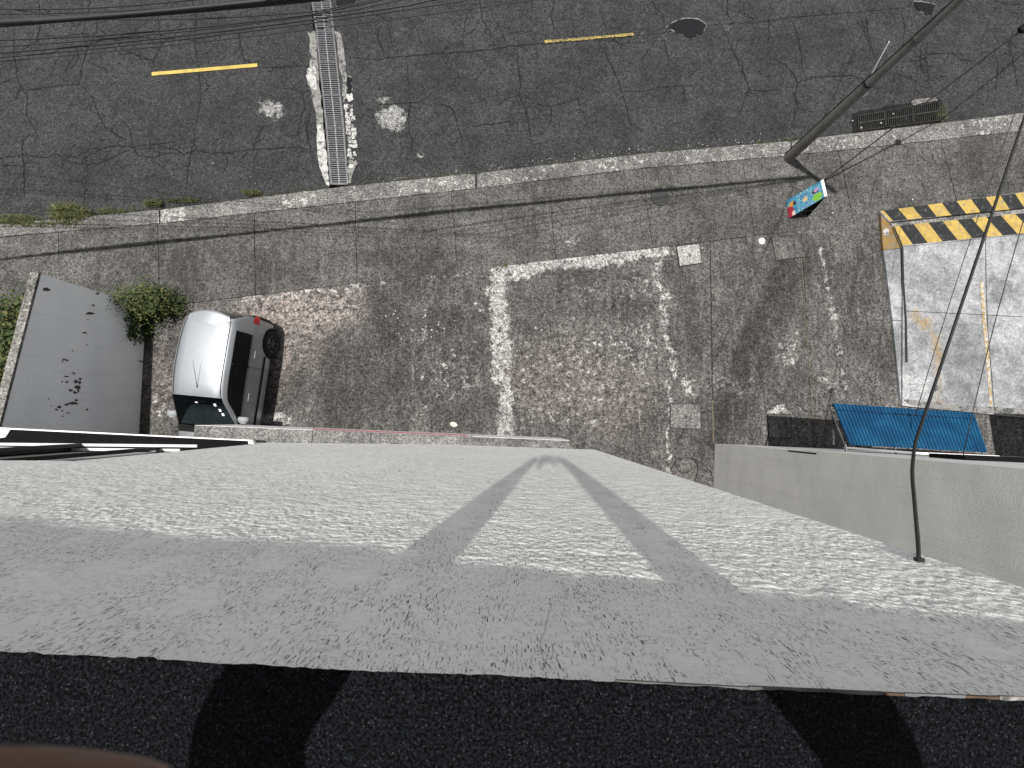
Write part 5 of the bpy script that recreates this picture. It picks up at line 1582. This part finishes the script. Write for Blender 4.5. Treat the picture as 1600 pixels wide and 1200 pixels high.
def bush(name, c, R, n, leaf, label, cat='bush', flat=1.0, grp=None, yel=.15, seed=1):
    random.seed(seed)
    e = empty(name, c); tag(e, label, cat, grp)
    m = MB()
    clumps = []
    for k in range(max(8, n // 90)):
        while True:
            p = Vector((random.uniform(-1, 1), random.uniform(-1, 1), random.uniform(0, 1)))
            if p.length < 1: break
        clumps.append((Vector((p.x * R[0], p.y * R[1], p.z * R[2])), random.uniform(.16, .34)))
    for k in range(n):
        cc, cr = random.choice(clumps)
        p = cc + Vector((random.gauss(0, cr), random.gauss(0, cr), random.gauss(0, cr * .7))) * max(R[0], R[1]) * .75
        if p.z < .02: p.z = random.uniform(.02, .1)
        nrm_ = (p.normalized() + Vector((random.uniform(-1, 1), random.uniform(-1, 1), random.uniform(0, 1.4)))).normalized()
        a = nrm_.orthogonal().normalized(); a.rotate(Matrix.Rotation(random.uniform(0, 6.28), 3, nrm_)); b = nrm_.cross(a)
        L = leaf * random.uniform(.6, 1.4); W = L * .38
        m.add([p, p + a * L * .5 + b * W, p + a * L - nrm_ * L * .15, p + a * L * .5 - b * W], [(0, 1, 2, 3)], 1 if random.random() < yel else 0)
    m.build('foliage', [M_LF, M_LFY], e)
    t = MB()
    for cc, cr in clumps:
        t.tube([Vector((random.gauss(0, .06), random.gauss(0, .06), 0)), cc * .5 + Vector((random.gauss(0, .05), random.gauss(0, .05), 0)), cc + Vector((0, 0, .05))], [.014, .008, .003], 5)
    t.build('stems', M_TWIG, e)
    return e
bc = G(238, 476, 0.0)
bush('corner_bush', (bc.x + .12, bc.y - .10, 0), (.62, .42, .85), 5200, .045, 'rounded green bush at the street end of the boundary wall', seed=4, yel=.22)
bc = G(243, 520, 0)
bush('corner_bush', (bc.x - .28, bc.y + .12, 0), (.20, .40, .5), 900, .05, 'dark straggly bush in the shade of the boundary wall', seed=6, yel=.05)
random.seed(9)
def twig(c, dirs, label):
    t = MB()
    for d in dirs:
        p = Vector((0, 0, 0)); d = Vector(d); pts = [p.copy()]
        for k in range(6):
            d = (d + Vector((random.gauss(0, .18), random.gauss(0, .18), random.gauss(0, .12)))).normalized(); p = p + d * .085; pts.append(p.copy())
            if k in (2, 3, 4):
                q = p + (d + Vector((random.gauss(0, .6), random.gauss(0, .6), random.gauss(0, .4)))).normalized() * .12
                t.tube([p, q], [.004, .002], 4)
        t.tube(pts, [.008 - .001 * k for k in range(7)], 5)
    o = t.build('dry_twigs', M_TWIG); o.location = c; tag(o, label, 'twigs', 'dry twigs by the boundary wall')
p = G(226, 533, .05); twig(p, [(-.3, .6, .7), (-.5, -.2, .6), (.3, .5, .7), (-.2, .2, 1), (.1, -.6, .6)], 'bare dark twigs below the bush')
p = G(224, 566, .05); twig(p, [(-.6, .3, .5), (-.5, .5, .3)], 'thin dry twig leaning on the painted wall face')
# rough growth behind the boundary wall
for i, (x, y, R, n, lab) in enumerate(((-10.6, 2.1, (.8, .6, 1.2), 3000, 'dark leafy shrub behind the wall nearest the pavement'), (-10.3, 1.25, (.9, .7, 1.3), 3400, 'second shrub from the pavement behind the boundary wall'),
                                       (-10.2, .35, (.9, .7, 1.3), 3400, 'third shrub from the pavement behind the boundary wall'), (-10.2, -.6, (.9, .8, 1.3), 3400, 'shrub behind the wall nearest the building'), (-12.0, 1.2, (1.0, 1.2, 1.1), 2600, 'outer shrub furthest left behind the wall'))):
    bush('wild_shrub', (x, y, 0), R, n, .075, lab, 'shrub', 1.0, 'shrubs behind the boundary wall', .2, 30 + i)
random.seed(31)
m = MB()
for k in range(900):
    blades(m, (random.uniform(-13, -8.8), random.uniform(-2.5, 2.4), .0), .35, 6, .2, .010)
tag(m.build('rough_grass', [M_GR1, M_GR2]), 'rough grass behind the boundary wall', 'grass', None, 'stuff')

# ------------------------------------------------------------------ small litter
random.seed(41)
m = MB()
def chip(u, v, r, z=.006):
    c = G(u, v, z); N = random.randint(4, 6)
    m.prism([(c.x + r * random.uniform(.6, 1.2) * math.cos(2 * math.pi * k / N), c.y + r * random.uniform(.5, 1.1) * math.sin(2 * math.pi * k / N)) for k in range(N)], z - .004, z + r * .5)
for u, v, r in ((1097, 388, .03), (1082, 375, .02), (618, 486, .02), (662, 496, .022), (602, 553, .02), (573, 587, .015), (592, 592, .012), (1300, 333, .03), (1297, 341, .025), (1268, 336, .02), (1273, 329, .02),
                (1425, 312, .03), (1107, 730, .02), (1108, 753, .03), (1107, 745, .015), (860, 625, .02), (940, 650, .02), (955, 660, .02), (1410, 470, .015), (1120, 725, .015), (760, 705, .01), (1250, 640, .02), (1340, 625, .02), (800, 500, .025), (1078, 738, .015)):
    chip(u, v, r)
for k in range(26):
    chip(random.gauss(650, 40), random.gauss(510, 12), random.uniform(.012, .03))
for k in range(150):
    u = random.uniform(560, 1240); chip(u, poly_at(KO, u) - abs(random.gauss(0, 7)) - 1, random.uniform(.006, .016), ZR + .015)
for k in range(130):
    chip(random.uniform(430, 1380), random.uniform(400, 690), random.uniform(.005, .012))
for k in range(90):
    chip(random.uniform(0, 1500), random.uniform(270, 430), random.uniform(.005, .011))
for u, v, r in ((1332, 189, .03), (1376, 193, .03), (1345, 200, .03), (1415, 185, .03), (1395, 178, .025)):
    chip(u, v, r, ZR + .05)
tag(m.build('stone_chips', M_CEMENTB), 'scattered pale stone chips and grit', 'grit', None, 'stuff')
c = G(709, 663, .0)
m = MB(); m.add([(-.09, .02, .01), (-.03, .06, .03), (.06, .03, .02), (.09, -.03, .012), (.02, -.06, .02), (-.06, -.03, .015), (0, 0, .045)], [(0, 6, 1), (1, 6, 2), (2, 6, 3), (3, 6, 4), (4, 6, 5), (5, 6, 0)])
o = m.build('crumpled_paper', mat_plain('cream_paper', (.62, .58, .42), .7, var=.15)); o.location = c
for q in o.data.polygons: pass
o.data.flip_normals(); tag(o, 'crumpled cream paper on the floor beside the ledge', 'litter')

# ================================================================== the photographer leaning out over the parapet
M_SKIN = mat_plain('skin', (0.115, 0.058, 0.040), .55, var=.15, nscale=60, bump=.15, bscale=300)
M_JACK = mat_plain('dark_jacket', (0.03, 0.032, 0.04), .85, var=.2, nscale=40)
M_TROU = mat_plain('dark_trousers', (0.03, 0.034, 0.05), .85, var=.2, nscale=40)
M_HAIR = mat_plain('dark_hair', (0.012, 0.010, 0.009), .6, var=.3, nscale=80)
def camp(x, y, z): # metres in the lens frame (right, up, towards the back of the phone)
    return Vector((0, 0, CAMH)) + RW @ Vector((x, y, z))
ph = empty('smartphone', camp(0, 0, .004)); ph.rotation_euler = RW.to_euler()
tag(ph, 'dark smartphone held out over the parapet', 'phone')
bpy.context.view_layer.update()
MB().box(-.125, .022, -.060, .016, .0015, .0095).build('casing', M_BLACK, ph, bevel=.003)
MB().box(-.122, .019, -.057, .013, .0096, .0101).build('screen', M_GLASS, ph)
m = MB(); 
for x, y in ((.0, -.016), (-.016, .0)): m.tube([(x, y, -.0005), (x, y, .003)], .006, 14)
m.build('lens', M_GLASS, ph)

per = empty('person', (.03, -1.0, 7.40))
tag(per, 'person in a dark jacket leaning out with both arms stretched to a phone', 'person')
V_ = []; E_ = []; RAD = []; ROOT = []
def vtx(p, r, par=None, root=False):
    V_.append(Vector(p) - Vector((.03, -1.0, 7.40))); RAD.append(r if isinstance(r, tuple) else (r, r))
    i = len(V_) - 1
    if par is not None: E_.append((par, i))
    if root: ROOT.append(i)
    return i
pel = vtx((.03, -1.0, 8.28), (.16, .12), None, True)
wai = vtx((.03, -.97, 8.45), (.145, .105), pel)
che = vtx((.03, -.90, 8.66), (.165, .115), wai)
nb_ = vtx((.03, -.84, 8.82), (.085, .08), che)
nk = vtx((.03, -.81, 8.89), .055, nb_)
hd0 = vtx((.03, -.79, 8.96), (.072, .082), nk); hd1 = vtx((.03, -.785, 9.04), (.076, .092), hd0); hd2 = vtx((.03, -.79, 9.10), (.06, .075), hd1)
LW = camp(-.082, -.052, -.004); RWp = camp(.150, -.045, .002)
sL = vtx((-.16, -.82, 8.79), .075, che); sR = vtx((.22, -.82, 8.79), .075, che)
uL = vtx((-.34, -.62, 8.83), .085, sL); uR = vtx((.40, -.66, 8.83), .085, sR)
eL = vtx((-.435, -.41, 8.86), .092, uL); eR = vtx((.505, -.46, 8.86), .086, uR)
fL = vtx((-.32, -.24, 8.92), .078, eL); fR = vtx((.33, -.25, 8.92), .072, eR)
wL = vtx((-.225, -.085, 8.985), (.046, .036), fL); wR = vtx((.18, -.075, 8.98), (.046, .036), fR)
for sgn, x in ((-1, -.07), (1, .13)):
    h_ = vtx((x, -1.0, 8.18), (.095, .10), pel); k_ = vtx((x + sgn * .01, -.97, 7.87), .062, h_); a_ = vtx((x + sgn * .015, -1.0, 7.49), .042, k_)
    vtx((x + sgn * .03, -.86, 7.435), (.04, .03), a_)
pL = vtx(camp(-.172, -.026, .002), (.042, .024), wL); pL2 = vtx(camp(-.138, -.022, .006), (.044, .016), pL)
pR = vtx(camp(.110, -.022, .010), (.042, .024), wR); pR2 = vtx(camp(.068, -.020, .012), (.044, .016), pR)
def finger(pts, rs):
    pr = None
    for k, (p, r) in enumerate(zip(pts, rs)): pr = vtx(p, r, pr, k == 0)
# left hand: the index finger lies across under the lens side, the others curl behind the phone's edge, thumb on the screen
finger([camp(-.125, -.062, -.012), camp(-.092, -.0520, -.036), camp(-.062, -.0500, -.0425), camp(-.0375, -.0520, -.042)], [.0098, .0094, .0086, .0076])
finger([camp(-.128, -.066, -.006), camp(-.098, -.072, -.014), camp(-.076, -.074, -.012), camp(-.066, -.070, -.004)], [.0095, .009, .0082, .007])
finger([camp(-.130, -.080, -.002), camp(-.100, -.090, -.008), camp(-.080, -.090, -.004), camp(-.072, -.082, .002)], [.0092, .0088, .008, .007])
finger([camp(-.138, -.090, .004), camp(-.112, -.102, .0), camp(-.095, -.102, .004), camp(-.088, -.094, .008)], [.0082, .0078, .007, .006])
finger([camp(-.140, -.044, .016), camp(-.118, -.026, .024), camp(-.096, -.018, .022), camp(-.080, -.018, .018)], [.0115, .0105, .0095, .008])
# right hand grips the far end
for k, dy in enumerate((.012, -.010, -.030, -.048)):
    L = (.90, 1.0, .95, .78)[k]
    finger([camp(.068, dy - .02, .012), camp(.055, dy - .02, .016), camp(.034, dy - .02, .020), camp(.034 - .018 * L, dy - .02, .018)], [.0092, .0086, .0078, .0066])
finger([camp(.072, -.055, .016), camp(.050, -.066, .020), camp(.030, -.068, .022), camp(.014, -.062, .020)], [.0115, .0105, .0095, .008])
me = bpy.data.meshes.new('body'); me.from_pydata(V_, E_, []); me.update()
bo = bpy.data.objects.new('body', me); C.objects.link(bo)
md = bo.modifiers.new('skin', 'SKIN'); md.use_smooth_shade = True; md.branch_smoothing = .6
for i, v in enumerate(me.skin_vertices[0].data):
    v.radius = RAD[i]; v.use_root = i in ROOT
sb = bo.modifiers.new('sub', 'SUBSURF'); sb.levels = 2; sb.render_levels = 2
bpy.context.view_layer.update()
dg = bpy.context.evaluated_depsgraph_get()
bm_ = bpy.data.meshes.new_from_object(bo.evaluated_get(dg))
bpy.data.objects.remove(bo)
bm_.name = 'body'
for mt in (M_JACK, M_SKIN, M_TROU): bm_.materials.append(mt)
wristL = V_[wL]; wristR = V_[wR]; hp = V_[hd1]
for p in bm_.polygons:
    c = p.center
    mi = 0
    if c.z < .86: mi = 2
    if c.y > min(wristL.y, wristR.y) - .015 and c.z > 1.4 and (c.y > wristL.y if c.x < 0 else c.y > wristR.y): mi = 1
    if c.z > 1.47 and c.y < .3 and abs(c.x) < .12: mi = 1
    p.material_index = mi; p.use_smooth = True
link('body', bm_, None, per)
# hair, and the face: brow, nose, eyes, mouth, ears
m = MB(); hc = V_[hd1] + Vector((0, -.012, .03)); N = 18
rg = [[hc + Vector((.088 * math.cos(a) * math.sin(t), .102 * math.sin(a) * math.sin(t), .088 * math.cos(t))) for a in [2 * math.pi * k / N for k in range(N)]] for t in [.05, .4, .75, 1.1, 1.45, 1.75]]
m.add([p for r in rg for p in r], [(i * N + k, (i + 1) * N + k, (i + 1) * N + (k + 1) % N, i * N + (k + 1) % N) for i in range(5) for k in range(N) if not (i >= 3 and math.sin(2 * math.pi * k / N) > .35)])
m.build('hair', M_HAIR, per, True)
fy = V_[hd1].y + .088
for s_ in (-1, 1):
    m = MB(); m.tube([(s_ * .030, fy - .004, V_[hd1].z - .004), (s_ * .030, fy + .006, V_[hd1].z - .004)], [.013, .006], 10); m.build('eye', M_PAPER, per)
    m = MB(); m.tube([(s_ * .074, hp.y - .01, hp.z - .02), (s_ * .088, hp.y - .02, hp.z + .0), (s_ * .082, hp.y - .015, hp.z + .025)], [.012, .016, .010], 8); m.build('ear', M_SKIN, per, True)
m = MB(); m.tube([(0, fy - .004, hp.z + .005), (0, fy + .018, hp.z - .035), (0, fy - .002, hp.z - .042)], [.008, .014, .010], 8); m.build('nose', M_SKIN, per, True)
m = MB(); m.tube([(-.024, fy - .012, hp.z - .068), (0, fy - .002, hp.z - .066), (.024, fy - .012, hp.z - .068)], [.004, .007, .004], 8); m.build('mouth', M_RED, per, True)
